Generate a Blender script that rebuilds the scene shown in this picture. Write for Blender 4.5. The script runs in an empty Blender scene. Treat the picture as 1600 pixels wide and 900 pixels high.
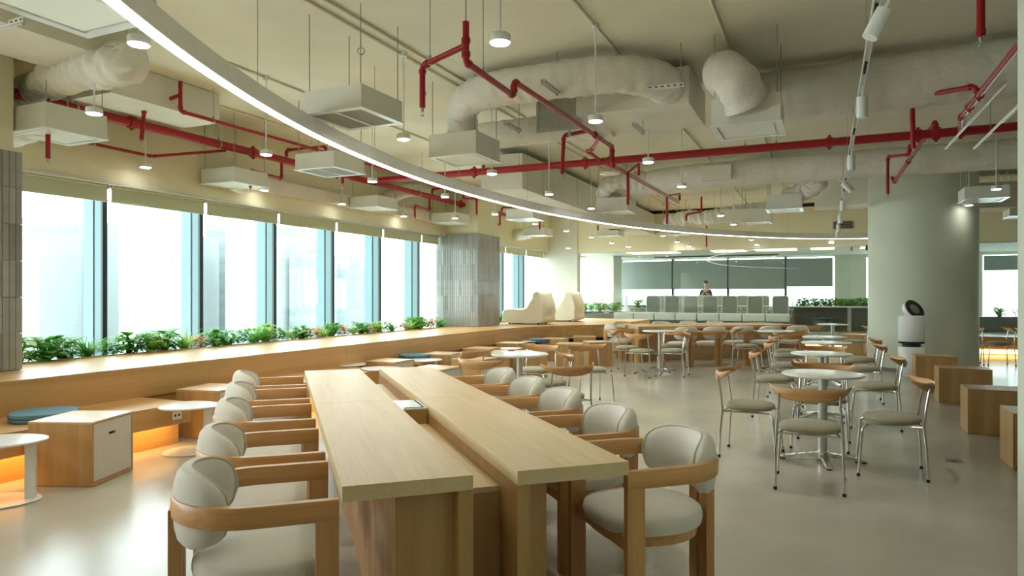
import bpy, bmesh, math, random
from mathutils import Vector, Matrix
random.seed(7)
PI = math.pi
C = bpy.context.scene.collection
# ---------------------------------------------------------------- camera, world, exposure
CAMH, FPX, HORY, CC, SS = 1.41, 1067.0, 460.0, .909, .417
cam_d = bpy.data.cameras.new('camera'); cam = bpy.data.objects.new('camera', cam_d); C.objects.link(cam)
cam_d.sensor_width = 36; cam_d.lens = 36*FPX/1600; cam_d.shift_y = 10/1600; cam_d.clip_end = 2000; cam_d.clip_start = .02
cam.location = (0, 0, CAMH); cam.rotation_euler = (PI/2, 0, math.atan2(SS, CC))
bpy.context.scene.camera = cam
sc = bpy.context.scene
sc.view_settings.view_transform = 'Standard'; sc.view_settings.look = 'None'
sc.view_settings.exposure = 1.25; sc.view_settings.gamma = 1; sc.view_settings.use_curve_mapping = False
wd = bpy.data.worlds.new('hazy_sky'); sc.world = wd; wd.use_nodes = True
nt = wd.node_tree; bg = nt.nodes['Background']
tc = nt.nodes.new('ShaderNodeTexCoord'); sep = nt.nodes.new('ShaderNodeSeparateXYZ'); rmp = nt.nodes.new('ShaderNodeValToRGB')
nt.links.new(tc.outputs['Generated'], sep.inputs[0]); nt.links.new(sep.outputs['Z'], rmp.inputs[0])
rmp.color_ramp.elements[0].color = (.90, .97, 1, 1); rmp.color_ramp.elements[0].position = 0
rmp.color_ramp.elements[1].color = (.92, .97, 1, 1); rmp.color_ramp.elements[1].position = .5
nt.links.new(rmp.outputs[0], bg.inputs[0]); bg.inputs[1].default_value = 4.0
def arealight(name, loc, rot, sx, sy, energy, color, portal=False):
    l = bpy.data.lights.new(name, 'AREA'); l.shape = 'RECTANGLE'; l.size = sx; l.size_y = sy; l.energy = energy; l.color = color
    if portal: l.cycles.is_portal = True
    o = bpy.data.objects.new(name, l); C.objects.link(o); o.location = loc; o.rotation_euler = rot; return o
# daylight portals just outside the window openings (they guide sampling of the sky, they emit nothing)
arealight('window_portal', (-8.6, 8.5, 1.7), (0, -PI/2, 0), 2.6, 23, 1, (1, 1, 1), True)
arealight('window_portal', (1.0, 27.2, 1.7), (-PI/2, 0, 0), 18, 2.6, 1, (1, 1, 1), True)
# ---------------------------------------------------------------- placement helpers
def D(px, py, d):                       # point seen at pixel px,py at depth d, in room coordinates
    t = (px-800)/FPX
    return Vector((d*(t*CC-SS), d*(t*SS+CC), CAMH+(HORY-py)*d/FPX))
def W(px, py, z):                       # point seen at px,py on the level z
    return D(px, py, FPX*(z-CAMH)/(HORY-py))
def G(X, d, z=0):                       # camera-plan metres -> room coordinates
    return Vector((X*CC-d*SS, X*SS+d*CC, z))
YAW = math.atan2(SS, CC)
# ---------------------------------------------------------------- mesh builder
class MB:
    def __init__(s): s.v = []; s.f = []; s.sm = []
    def add(s, vs, fs, smooth=False, M=None):
        n = len(s.v)
        for p in vs:
            p = Vector(p)
            s.v.append(tuple(M @ p) if M else tuple(p))
        for f in fs: s.f.append(tuple(i+n for i in f)); s.sm.append(smooth)
        return s
    def box(s, x0, x1, y0, y1, z0, z1, b=0, M=None):
        if b <= 0:
            v = [(x, y, z) for z in (z0, z1) for y in (y0, y1) for x in (x0, x1)]
            return s.add(v, [(0,2,3,1),(4,5,7,6),(0,1,5,4),(2,6,7,3),(0,4,6,2),(1,3,7,5)], M=M)
        bm = bmesh.new(); bmesh.ops.create_cube(bm, size=1)
        for w in bm.verts: w.co = ((x0+x1)/2+w.co.x*(x1-x0), (y0+y1)/2+w.co.y*(y1-y0), (z0+z1)/2+w.co.z*(z1-z0))
        bmesh.ops.bevel(bm, geom=bm.edges[:], offset=b, segments=2, profile=.7, affect='EDGES')
        bm.verts.index_update()
        s.add([w.co.copy() for w in bm.verts], [[w.index for w in f.verts] for f in bm.faces], M=M); bm.free(); return s
    def tube(s, pts, r, n=10, caps=True, smooth=True, sx=1, M=None):
        pts = [Vector(p) for p in pts]; m = len(pts); rf = r if callable(r) else (lambda t, a: r)
        t0 = (pts[1]-pts[0]).normalized(); up = Vector((0,0,1)) if abs(t0.z) < .9 else Vector((1,0,0))
        nx = t0.cross(up).normalized(); vs = []; prev = t0
        for i, p in enumerate(pts):
            t = (pts[min(i+1, m-1)]-pts[max(i-1, 0)]).normalized()
            q = prev.rotation_difference(t); nx = (q @ nx).normalized(); prev = t; ny = t.cross(nx)
            for k in range(n):
                a = 2*PI*k/n; R = rf(i/(m-1), a); vs.append(p+nx*math.cos(a)*R*sx+ny*math.sin(a)*R)
        fs = [(i*n+k, i*n+(k+1) % n, (i+1)*n+(k+1) % n, (i+1)*n+k) for i in range(m-1) for k in range(n)]
        if caps: fs.append(tuple(range(n))[::-1]); fs.append(tuple((m-1)*n+k for k in range(n)))
        return s.add(vs, fs, smooth, M)
    def lathe(s, prof, n=24, M=None, smooth=True):          # prof: (r,z) from bottom to top
        vs = [(r*math.cos(2*PI*k/n), r*math.sin(2*PI*k/n), z) for r, z in prof for k in range(n)]
        fs = [(i*n+k, i*n+(k+1) % n, (i+1)*n+(k+1) % n, (i+1)*n+k) for i in range(len(prof)-1) for k in range(n)]
        fs.append(tuple(range(n))[::-1]); fs.append(tuple((len(prof)-1)*n+k for k in range(n)))
        return s.add(vs, fs, smooth, M)
    def cyl(s, r, z0, z1, n=20, M=None): return s.lathe([(r, z0), (r, z1)], n, M)
    def rings(s, rings, M=None, smooth=True):                # list of closed loops of equal length
        n = len(rings[0]); vs = [p for r in rings for p in r]
        fs = [(i*n+k, i*n+(k+1) % n, (i+1)*n+(k+1) % n, (i+1)*n+k) for i in range(len(rings)-1) for k in range(n)]
        fs.append(tuple(range(n))[::-1]); fs.append(tuple((len(rings)-1)*n+k for k in range(n)))
        return s.add(vs, fs, smooth, M)
    def sweep(s, path, prof, closed=False, M=None, smooth=False):   # plan path, prof = list of (offset, z)
        m = len(path); n = len(prof); vs = []
        for i in range(m):
            a = Vector(path[max(i-1, 0)]); b = Vector(path[min(i+1, m-1)]); t = (b-a).normalized(); nn = Vector((t.y, -t.x))
            for o, z in prof: vs.append((path[i][0]+nn.x*o, path[i][1]+nn.y*o, z))
        fs = [(i*n+k, (i+1)*n+k, (i+1)*n+(k+1) % n, i*n+(k+1) % n) for i in range(m-1) for k in range(n)]
        fs.append(tuple(range(n))); fs.append(tuple((m-1)*n+k for k in range(n))[::-1])
        return s.add(vs, fs, smooth, M)
    def prism(s, poly, z0, z1, M=None):
        n = len(poly); vs = [(x, y, z0) for x, y in poly]+[(x, y, z1) for x, y in poly]
        return s.add(vs, [tuple(range(n))[::-1], tuple(range(n, 2*n))]+[(k, (k+1) % n, (k+1) % n+n, k+n) for k in range(n)], M=M)
    def build(s, name, mat, parent=None):
        me = bpy.data.meshes.new(name); me.from_pydata(s.v, [], s.f); me.update()
        me.polygons.foreach_set('use_smooth', s.sm)
        if any(s.sm):
            try: me.set_sharp_from_angle(angle=math.radians(50))
            except Exception: pass
        bm = bmesh.new(); bm.from_mesh(me); bmesh.ops.recalc_face_normals(bm, faces=bm.faces[:]); bm.to_mesh(me); bm.free()
        me.materials.append(mat)
        o = bpy.data.objects.new(name, me); C.objects.link(o)
        if parent: o.parent = parent
        return o
def tag(o, label=None, cat=None, group=None, kind=None):
    if label: o['label'] = label
    if cat: o['category'] = cat
    if group: o['group'] = group
    if kind: o['kind'] = kind
    return o
def thing(name, label, cat, loc=(0,0,0), rz=0, group=None):
    o = bpy.data.objects.new(name, None); C.objects.link(o); o.location = loc; o.rotation_euler = (0,0,rz); o.empty_display_size = .1
    return tag(o, label, cat, group)
KIDS = {}
def dup(root, loc, rz=0, label=None, group=None):
    def cp(o, par):
        c = o.copy(); C.objects.link(c); c.parent = par
        for ch in kids(o): cp(ch, c)
        return c
    def kids(o):
        if o.name not in KIDS: KIDS[o.name] = [q for q in C.objects if q.parent == o]
        return KIDS[o.name]
    r = cp(root, None); r.location = loc; r.rotation_euler = (0,0,rz)
    if label: r['label'] = label
    if group: r['group'] = group
    return r
ORD = ['nearest the camera','second','third','fourth','fifth','sixth','seventh','eighth','ninth','tenth','eleventh','twelfth','thirteenth','fourteenth','fifteenth','sixteenth','seventeenth','eighteenth','nineteenth','twentieth','twenty-first','twenty-second','twenty-third','twenty-fourth','twenty-fifth','twenty-sixth','twenty-seventh','twenty-eighth','twenty-ninth','thirtieth','thirty-first','thirty-second']
# ---------------------------------------------------------------- materials
def pmat(name, col, rough=.5, metal=0, noise=0, nscale=8, bump=0, bscale=30, spec=.5, coat=0, trans=0, ior=1.45, sheen=0, stretch=(1,1,1)):
    m = bpy.data.materials.new(name); m.use_nodes = True; n = m.node_tree.nodes; l = m.node_tree.links; b = n['Principled BSDF']
    b.inputs['Base Color'].default_value = (*col, 1); b.inputs['Roughness'].default_value = rough; b.inputs['Metallic'].default_value = metal
    b.inputs['Specular IOR Level'].default_value = spec; b.inputs['Coat Weight'].default_value = coat
    b.inputs['Transmission Weight'].default_value = trans; b.inputs['IOR'].default_value = ior; b.inputs['Sheen Weight'].default_value = sheen
    t = n.new('ShaderNodeTexCoord'); mp = n.new('ShaderNodeMapping'); mp.inputs['Scale'].default_value = stretch; l.new(t.outputs['Object'], mp.inputs[0])
    if noise:
        x = n.new('ShaderNodeTexNoise'); x.inputs['Scale'].default_value = nscale; x.inputs['Detail'].default_value = 5; l.new(mp.outputs[0], x.inputs[0])
        r = n.new('ShaderNodeValToRGB'); r.color_ramp.elements[0].position = .3; r.color_ramp.elements[1].position = .7
        r.color_ramp.elements[0].color = (*[c*(1-noise) for c in col], 1); r.color_ramp.elements[1].color = (*[min(1, c*(1+noise)) for c in col], 1)
        l.new(x.outputs['Fac'], r.inputs[0]); l.new(r.outputs[0], b.inputs['Base Color'])
    if bump:
        x = n.new('ShaderNodeTexNoise'); x.inputs['Scale'].default_value = bscale; x.inputs['Detail'].default_value = 4; l.new(mp.outputs[0], x.inputs[0])
        u = n.new('ShaderNodeBump'); u.inputs['Strength'].default_value = bump; u.inputs['Distance'].default_value = .02
        l.new(x.outputs['Fac'], u.inputs['Height']); l.new(u.outputs[0], b.inputs['Normal'])
    return m
def wood(name, c1, c2, grain='y', rough=.42, scale=1.0):
    m = bpy.data.materials.new(name); m.use_nodes = True; n = m.node_tree.nodes; l = m.node_tree.links; b = n['Principled BSDF']
    b.inputs['Roughness'].default_value = rough; b.inputs['Coat Weight'].default_value = 0
    t = n.new('ShaderNodeTexCoord'); mp = n.new('ShaderNodeMapping'); k = {'x': (.35, 9, 9), 'y': (9, .35, 9), 'z': (9, 9, .35)}[grain]
    mp.inputs['Scale'].default_value = [q*scale for q in k]; l.new(t.outputs['Object'], mp.inputs[0])
    x = n.new('ShaderNodeTexNoise'); x.inputs['Scale'].default_value = 1.1; x.inputs['Detail'].default_value = 8; x.inputs['Distortion'].default_value = .6; l.new(mp.outputs[0], x.inputs[0])
    r = n.new('ShaderNodeValToRGB'); r.color_ramp.elements[0].position = .32; r.color_ramp.elements[1].position = .68
    r.color_ramp.elements[0].color = (*c1, 1); r.color_ramp.elements[1].color = (*c2, 1)
    l.new(x.outputs['Fac'], r.inputs[0])
    f = n.new('ShaderNodeTexNoise'); f.inputs['Scale'].default_value = 9; f.inputs['Detail'].default_value = 3; l.new(mp.outputs[0], f.inputs[0])
    mx = n.new('ShaderNodeMixRGB'); mx.blend_type = 'MULTIPLY'; mx.inputs[0].default_value = .25; l.new(r.outputs[0], mx.inputs[1]); l.new(f.outputs['Fac'], mx.inputs[2])
    br = n.new('ShaderNodeBrightContrast'); br.inputs[1].default_value = .02; l.new(mx.outputs[0], br.inputs[0]); l.new(br.outputs[0], b.inputs['Base Color'])
    u = n.new('ShaderNodeBump'); u.inputs['Strength'].default_value = .08; u.inputs['Distance'].default_value = .004; l.new(f.outputs['Fac'], u.inputs['Height']); l.new(u.outputs[0], b.inputs['Normal'])
    return m
def emit(name, col, s):
    m = bpy.data.materials.new(name); m.use_nodes = True; n = m.node_tree.nodes; b = n['Principled BSDF']
    b.inputs['Base Color'].default_value = (*col, 1); b.inputs['Emission Color'].default_value = (*col, 1); b.inputs['Emission Strength'].default_value = s
    return m
L1, L2 = (.60,.385,.175), (.73,.51,.265)
M = dict(
 ceil=pmat('ceiling_paint', (.83,.81,.66), .9, noise=.05, nscale=1.2, bump=.25, bscale=6),
 cream=pmat('cream_wall_paint', (.79,.745,.53), .8, noise=.02, nscale=2),
 white=pmat('white_wall_paint', (.66,.66,.57), .7, noise=.02, nscale=3),
 column=pmat('column_plaster', (.60,.63,.52), .6, noise=.02, nscale=3),
 floor=pmat('microcement', (.44,.415,.345), .24, noise=.09, nscale=1.1, bump=.05, bscale=2.5, spec=.36),
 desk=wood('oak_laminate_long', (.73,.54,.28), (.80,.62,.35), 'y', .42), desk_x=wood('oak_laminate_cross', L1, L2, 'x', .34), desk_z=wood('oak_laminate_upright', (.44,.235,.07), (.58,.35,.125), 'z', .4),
 plat=wood('platform_oak', (.52,.285,.085), (.66,.40,.14), 'y', .38, .6), platx=wood('platform_oak_cross', (.46,.255,.085), (.58,.35,.14), 'x', .38, .6),
 chair=wood('chair_beech', (.58,.27,.08), (.73,.40,.14), 'y', .38, 1.6), chair_z=wood('chair_beech_upright', (.54,.26,.085), (.68,.37,.14), 'z', .38, 1.6), chair_x=wood('chair_beech_cross', (.56,.27,.09), (.72,.39,.15), 'x', .35, 1.6),
 fabric=pmat('cream_fabric', (.68,.65,.57), .95, noise=.05, nscale=5, bump=.15, bscale=260, sheen=.3),
 piping=pmat('fabric_piping', (.58,.52,.42), .9),
 olive=pmat('olive_fabric', (.36,.33,.22), .85, noise=.06, nscale=6, bump=.12, bscale=300, sheen=.2),
 chrome=pmat('polished_chrome', (.72,.72,.70), .13, 1, noise=.03, nscale=4),
 rubber=pmat('black_rubber', (.015,.015,.015), .6, noise=.1),
 lacquer=pmat('white_lacquer', (.80,.81,.78), .22, noise=.01, nscale=2),
 door=pmat('greige_laminate', (.60,.56,.48), .45, noise=.04, nscale=40),
 dark=pmat('dark_recess', (.03,.03,.03), .7, noise=.1),
 alu=pmat('brushed_aluminium', (.62,.62,.58), .35, .75, noise=.05, nscale=20),
 teal=pmat('window_frame_metal', (.115,.175,.18), .45, .3, noise=.03, nscale=3), teald=pmat('window_gasket', (.03,.05,.055), .5, noise=.05),
 pipe=pmat('red_pipe_paint', (.36,.012,.017), .35, noise=.08, nscale=6), steel=pmat('galvanised_steel', (.42,.42,.38), .4, .7, noise=.1, nscale=30),
 wrap=pmat('duct_wrap', (.77,.75,.66), .7, noise=.07, nscale=3, bump=1.0, bscale=9), ringm=pmat('ring_aluminium', (.80,.80,.74), .35, .15, noise=.03, nscale=10), wrapb=pmat('board_duct', (.76,.74,.64), .8, noise=.05, nscale=2, bump=.15, bscale=12),
 cass=pmat('cassette_paint', (.74,.73,.64), .55, noise=.03, nscale=5), slat=pmat('grille_slat', (.42,.43,.38), .5, noise=.04), plate=pmat('diffuser_plate', (.78,.80,.72), .3, noise=.02),
 blind=pmat('blind_fabric', (.56,.59,.43), .9, noise=.03, nscale=40), blindd=pmat('screen_fabric', (.28,.32,.29), .9, noise=.03, nscale=40),
 tile=pmat('grey_glazed_tile', (.30,.30,.27), .25, noise=.08, nscale=9), tile2=pmat('grey_glazed_tile_dark', (.24,.24,.22), .25, noise=.08, nscale=9), tile3=pmat('grey_glazed_tile_light', (.35,.35,.31), .22, noise=.08, nscale=9),
 grout=pmat('grout', (.36,.36,.32), .9, noise=.05),
 leaf=pmat('leaf_green', (.15,.40,.07), .45, noise=.35, nscale=14), leafl=pmat('leaf_lime', (.42,.62,.16), .45, noise=.3, nscale=14), leafp=pmat('leaf_blush', (.72,.42,.27), .5, noise=.4, nscale=12),
 soil=pmat('soil', (.05,.035,.02), .95, noise=.4), blue=pmat('blue_cushion_fabric', (.13,.24,.30), .9, noise=.05, nscale=6, bump=.1, bscale=200), navy=pmat('dark_blue_piping', (.05,.10,.15), .8, noise=.1),
 canvas=pmat('cream_canvas', (.76,.72,.56), .85, noise=.03, nscale=4, bump=.3, bscale=9),
 grey=pmat('grey_laminate', (.20,.19,.165), .5, noise=.1, nscale=5), bluegrey=pmat('blue_grey_floor', (.30,.36,.36), .4, noise=.05),
 mesh=pmat('grey_mesh_fabric', (.27,.28,.25), .8, noise=.1, nscale=60), pale=pmat('pale_frame', (.62,.64,.60), .4, noise=.02),
 skin=pmat('skin', (.55,.33,.23), .6, noise=.03), shirt=pmat('black_shirt', (.02,.02,.025), .85, noise=.2), hair=pmat('black_hair', (.012,.01,.01), .5, noise=.2), trouser=pmat('dark_trousers', (.04,.04,.05), .85, noise=.1),
 facade=pmat('hazy_facade', (.205,.235,.235), .8, noise=.03, nscale=.1), facade2=pmat('hazy_window_band', (.18,.215,.22), .6, noise=.03, nscale=.1), ground=pmat('hazy_ground', (.40,.43,.43), .9, noise=.05, nscale=.02),  # distance haze is mixed into these pale bluish colours, without any mist volume
 lamp=emit('lamp_diffuser_glow', (1,.98,.92), 14), ringl=emit('ring_light_glow', (1,.97,.88), 5.0), led=emit('warm_led_glow', (1,.60,.17), 3), cove=emit('cove_glow', (1,.82,.42), 1.6), soft=emit('plate_reflection_glow', (.9,1,.9), .04),
)
for kk in ('leaf', 'leafl', 'leafp'):
    m_ = M[kk]; nn = m_.node_tree.nodes; ll = m_.node_tree.links; b_ = nn['Principled BSDF']; tl = nn.new('ShaderNodeBsdfTranslucent'); mx_ = nn.new('ShaderNodeMixShader'); mx_.inputs[0].default_value = .45
    src = b_.inputs['Base Color'].links[0].from_socket; ll.new(src, tl.inputs[0]); ll.new(b_.outputs[0], mx_.inputs[1]); ll.new(tl.outputs[0], mx_.inputs[2]); ll.new(mx_.outputs[0], nn['Material Output'].inputs[0])
gl = bpy.data.materials.new('clear_glass'); gl.use_nodes = True; n = gl.node_tree.nodes; n.remove(n['Principled BSDF'])
tr = n.new('ShaderNodeBsdfTransparent'); tr.inputs[0].default_value = (.90,.96,.95,1); gs = n.new('ShaderNodeBsdfGlossy'); gs.inputs['Roughness'].default_value = .01
lw = n.new('ShaderNodeLayerWeight'); lw.inputs[0].default_value = .5; pw = n.new('ShaderNodeMath'); pw.operation = 'POWER'; pw.inputs[1].default_value = 5
fr = n.new('ShaderNodeMapRange'); fr.inputs[3].default_value = .04; fr.inputs[4].default_value = .9; ms = n.new('ShaderNodeMixShader'); k = gl.node_tree.links
k.new(lw.outputs['Facing'], pw.inputs[0]); k.new(pw.outputs[0], fr.inputs[0])
k.new(fr.outputs[0], ms.inputs[0]); k.new(tr.outputs[0], ms.inputs[1]); k.new(gs.outputs[0], ms.inputs[2]); k.new(ms.outputs[0], n['Material Output'].inputs[0])
M['glass'] = gl
gg = gl.copy(); gg.name = 'green_partition_glass'; M['gglass'] = gg
for q in gg.node_tree.nodes:
    if q.type == 'BSDF_TRANSPARENT': q.inputs[0].default_value = (.93,.965,.945,1)
def S(name, mb, mat, parent=None, label=None):
    o = mb.build(name, mat, parent)
    if not parent: o['kind'] = 'structure'
    if label: o['label'] = label
    return o
# ================================================================ SETTING
ZC = 3.82; GY = 19.6
S('floor', MB().box(-8.3, 9, -4, 28, -.2, 0), M['floor'], label='polished beige microcement floor')
S('ceiling', MB().box(-8.3, 9, -4, 28, ZC, ZC+.2), M['ceil'], label='painted cream concrete ceiling slab')
# left wall: bulkhead over the windows and low wall behind the platform
S('wall_left', MB().box(-8.3, -7.75, -4, GY, 2.745, ZC).box(-8.3, -8.0, -4, 28, 0, .62).box(-8.3, -8.0, GY, 28, 2.745, ZC), M['cream'], label='cream bulkhead above the window row')
S('trim_1', MB().box(-7.78, -7.73, -4, GY, 2.72, 2.75), M['white'], label='pale edge strip under the cream bulkhead')
S('wall_back', MB().box(-8.3, -7.45, 26.6, 26.9, 0, ZC).box(-7.45, .3, 26.6, 26.9, 0, .95).box(-7.45, .3, 26.6, 26.9, 2.76, ZC).box(.3, 1.3, 26.6, 26.9, 0, ZC).box(1.3, 9, 26.6, 26.9, 0, .5).box(1.3, 9, 26.6, 26.9, 2.7, ZC), M['column'], label='far wall of the meeting room')
S('wall_right', MB().box(.82, 1.15, .6, 3.9, 0, ZC).box(9, 9.2, -4, 28, 0, ZC).box(-8.3, 9, -4.2, -4, 0, ZC), M['column'], label='pale wall end at the right edge of the photo')
S('wall_pier', MB().box(-8.0, -6.8, GY-.05, GY+.25, 0, ZC), M['white'], label='white wall pier beside the glass partition')
S('wall_fascia', MB().box(-6.8, 9, GY-.02, GY+.15, 2.66, 3.72), M['cream'], label='cream fascia above the glass partition')
S('gap_shade', MB().box(-6.8, 9, GY+.05, GY+.15, 3.72, ZC), M['dark'], label='dark strip painted as the shaded gap above the cream fascia')  # solid near-black strip that stands in for the shade inside the gap
S('meeting_floor', MB().box(-8.0, 9, GY, 26.6, 0, .30), M['bluegrey'], label='raised blue grey floor of the meeting room')
S('meeting_ceiling', MB().box(-8.0, 9, GY+.15, 26.6, 2.80, 2.9), M['white'], label='white ceiling of the meeting room')
# pillars with stacked tiles
def pillar(y0, y1, tiled, n):
    p = S('pillar_%d' % n, MB().box(-8.0, -6.925, y0+.015, y1-.015, 0, 2.75) if tiled else MB().box(-8.0, -6.91, y0, y1, 0, ZC), M['grout'] if tiled else M['column'], label=tiled or 'white pillar inside the meeting room')
    if not tiled: return
    S('pillar_head', MB().box(-8.0, -6.96, y0+.05, y1-.05, 2.75, ZC), M['cream'], p, label='cream upper part of the pillar')
    w, h, zr = .0575, .342, .70
    ta = MB().box(-.0, .015, -w/2+.0015, w/2-.0015, .002, h-.002, .0015).build('tile', M['tile'], p); tb = MB().box(-w/2+.0015, w/2-.0015, -.015, 0, .002, h-.002, .0015).build('tile', M['tile'], p)
    first = [ta, tb]; pos = []
    ya = max(y0, 2.95)
    ny = int(round((y1-ya)/w)); nx = int(round(1.06/w))
    for r in range(6):
        for k in range(ny): pos.append((0, (-6.925, ya+(k+.5)*(y1-ya)/ny, zr+r*h)))
        if n == 2:
            for k in range(nx): pos.append((1, (-6.93-(k+.5)*w, y0+.015, zr+r*h)))
    used = [0, 0]
    for which, q in pos:
        s = first[which]
        if used[which]: s = s.copy(); C.objects.link(s)
        used[which] = 1; s.location = q
        c = random.random()
        if c > .6: s.material_slots[0].link = 'OBJECT'; s.material_slots[0].material = M['tile2' if c > .82 else 'tile3']
    if not used[1]: bpy.data.objects.remove(tb)
pillar(2.85, 3.945, 'pillar clad in dark grey stacked tiles at the left edge', 1)
pillar(13.29, 14.38, 'grey tiled pillar standing between the window bays', 2)
pillar(23.8, 24.85, None, 3)
# big round column
ccen = D(1440, 460, 12.86)
S('column', MB().cyl(.90, 0, ZC, 64, Matrix.Translation((ccen.x, ccen.y, 0))), M['column'], label='huge round plaster column')
S('baseboard_column', MB().cyl(.905, 0, .07, 64, Matrix.Translation((ccen.x, ccen.y, 0))), M['grey'], label='dark skirting round the foot of the column')
# windows of the left wall
FG = [5.48+1.4125*k for k in range(-4, 11)]
def in_win(a, b): return not any(a < q1 and b > q0 for q0, q1 in ((2.85, 3.945), (13.29, 14.38)))
wn = 0
for k in range(len(FG)-1):
    a, b = FG[k], FG[k+1]; b = min(b, GY-.05)
    if a > 13.2 and a < 13.6: pass
    wn += 1
    g = MB().box(-7.99, -7.955, a-.03, a+.03, .62, 2.76).build('window_%d' % wn, M['teald'])
    tag(g, kind='structure')
    S('mullion', MB().box(-8.10, -7.99, a-.03, a+.03, .62, 2.76).box(-8.32, -8.135, a-.028, a+.028, .3, 3.0), M['teal'], g)
    S('gasket', MB().box(-8.135, -8.10, a-.02, a+.02, .5, 2.8), M['teald'], g)
    S('pane', MB().box(-8.122, -8.112, a+.02, b-.02, .45, 2.85), M['glass'], g)
    S('sill_rail', MB().box(-8.12, -7.96, a+.03, b-.03, .60, .66), M['teal'], g)
# roller blinds, one per bay
bg_ = [4.085+1.4125*k for k in range(-3, 12)]
nb = 0
for k in range(len(bg_)-1):
    a, b = bg_[k]+.028, min(bg_[k+1], 19.56)-.028
    if a < 3.9 or (a > 13.2 and a < 15): 
        if a > 13.2: a, b = 14.42, 15.35
        elif a < 0 or a > 3.9: continue
        else: continue
    if bg_[k] > 12.5 and bg_[k] < 12.7: b = 13.24
    nb += 1
    side = 'before the tiled pillar' if a < 13.2 else 'beyond the tiled pillar'
    t = thing('roller_blind', 'rolled-down olive grey window blind, %s one %s' % ((ORD[nb-1] if nb > 1 else 'first'), 'counting from the left edge'), 'blind', (-7.9, (a+b)/2, 2.54), 0, 'roller blinds along the window wall')
    w = (b-a)/2
    MB().box(-.006, .006, -w, w, 0, .17).build('blind_fabric', M['blind'], t)
    MB().box(-.015, .015, -w, w, -.012, .012, .003).build('bottom_bar', M['blind'], t)
    MB().tube([(0, -w, .185), (0, w, .185)], .022, 12).build('roller', M['alu'], t)
    MB().box(-.03, .03, w-.005, w+.02, .15, .215).build('bracket', M['alu'], t)
# platform: two tiers of oak
S('platform_core', MB().box(-7.58, -6.135, -4, 13.1, 0, .66), M['plat'], label='oak platform running along the windows')
def arc_pts():
    P = [(-6.11, -4), (-6.11, 12.6)]
    P += [(-6.10, 13.0), (-6.03, 13.45), (-5.9, 13.9), (-5.7, 14.35), (-5.4, 14.8), (-5.0, 15.3), (-4.59, 15.75)]
    return P
PP = arc_pts()
top = PP+[(-4.59, GY), (-7.58, GY), (-7.58, -4)]
plat = S('platform_top', MB().prism(top, .665, .695), M['plat'], label='oak top of the window platform')
# fascia panels along the front of the upper tier
def seg_panels(path, z0, z1, th, mat, parent, length):
    L = [0]
    for i in range(len(path)-1): L.append(L[-1]+(Vector(path[i+1])-Vector(path[i])).length)
    def at(s):
        s = max(0, min(L[-1], s))
        for i in range(len(path)-1):
            if s <= L[i+1]+1e-9:
                f = (s-L[i])/(L[i+1]-L[i]); return tuple(Vector(path[i]).lerp(Vector(path[i+1]), f))
    s = 0
    while s < L[-1]-.01:
        e = min(s+length, L[-1]); n = max(2, int((e-s)/.2)+1)
        pts = [at(s+.002+(e-s-.004)*i/(n-1)) for i in range(n)]
        MB().sweep(pts, [(0, z0), (0, z1), (-th, z1), (-th, z0)]).build('fascia_panel', mat, parent); s = e
seg_panels(PP, .40, .664, .02, M['plat'], plat, 2.35)
MB().prism([(-4.61, 15.8), (-4.59, 15.75), (-4.59, GY-.1), (-4.61, GY-.1)], .0, .664).build('end_panel', M['plat'], plat)
LX, LZ = -5.42, .40
lead = None
segs = [(-4, 4.58), (5.5, 7.72), (8.55, 9.02), (9.92, 10.22), (11.12, 11.66), (12.52, 13.0)]
for i, (y0, y1) in enumerate(segs):
    nm_ = ['nearest the camera', 'second', 'third', 'fourth', 'fifth', 'last'][i]
    t = S('platform_seat', MB().box(-6.12, LX, y0, y1, LZ-.03, LZ), M['plat'], label='oak seat ledge of the lower tier, %s part' % nm_)
    MB().box(-6.12, LX-.16, y0+.01, y1-.01, 0, LZ-.031).build('plinth', M['plat'], t)
    n_ = max(1, round((y1-y0)/2.2))
    for k in range(n_): a_, b_ = y0+(y1-y0)*k/n_+.001, y0+(y1-y0)*(k+1)/n_-.001; MB().box(LX-.02, LX-.001, a_, b_, .215, LZ-.031).build('fascia_panel', M['plat'], t)
    if y1-y0 > 1:
        tag(MB().box(LX-.11, LX-.03, y0+.1, y1-.1, .235, .248).build('led_strip', M['led']), 'warm glowing strip light hidden under the oak seat ledge, %s part' % nm_, 'strip light')
        arealight('ledge_light', (LX-.07, (y0+y1)/2, .23), (0, 0, 0), .05, y1-y0-.2, 2.2*(y1-y0)/3, (1, .56, .17))
tp_ = W(274, 650, .33)
t = thing('socket_outlet', 'small white socket plate on the seat ledge front', 'socket', (LX, 4.42, .30))
MB().box(.0, .008, -.05, .05, -.038, .038, .002).build('face_plate', M['lacquer'], t); tag(MB().box(.008, .010, -.03, -.01, -.01, .01).box(.008, .010, .01, .03, -.01, .01).build('socket_holes', M['dark'], t), kind='stuff')
# planter trough
S('planter_soil', MB().box(-7.95, -7.58, -4, 13.2, .3, .67).box(-7.95, -7.58, 14.45, GY-.1, .3, .67), M['soil'], label='soil in the window planter trough')
S('planter_edge', MB().box(-7.595, -7.575, -4, 13.2, .60, .705).box(-7.595, -7.575, 14.45, GY-.1, .60, .705), M['plat'], label='oak edge of the planter trough')
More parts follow.
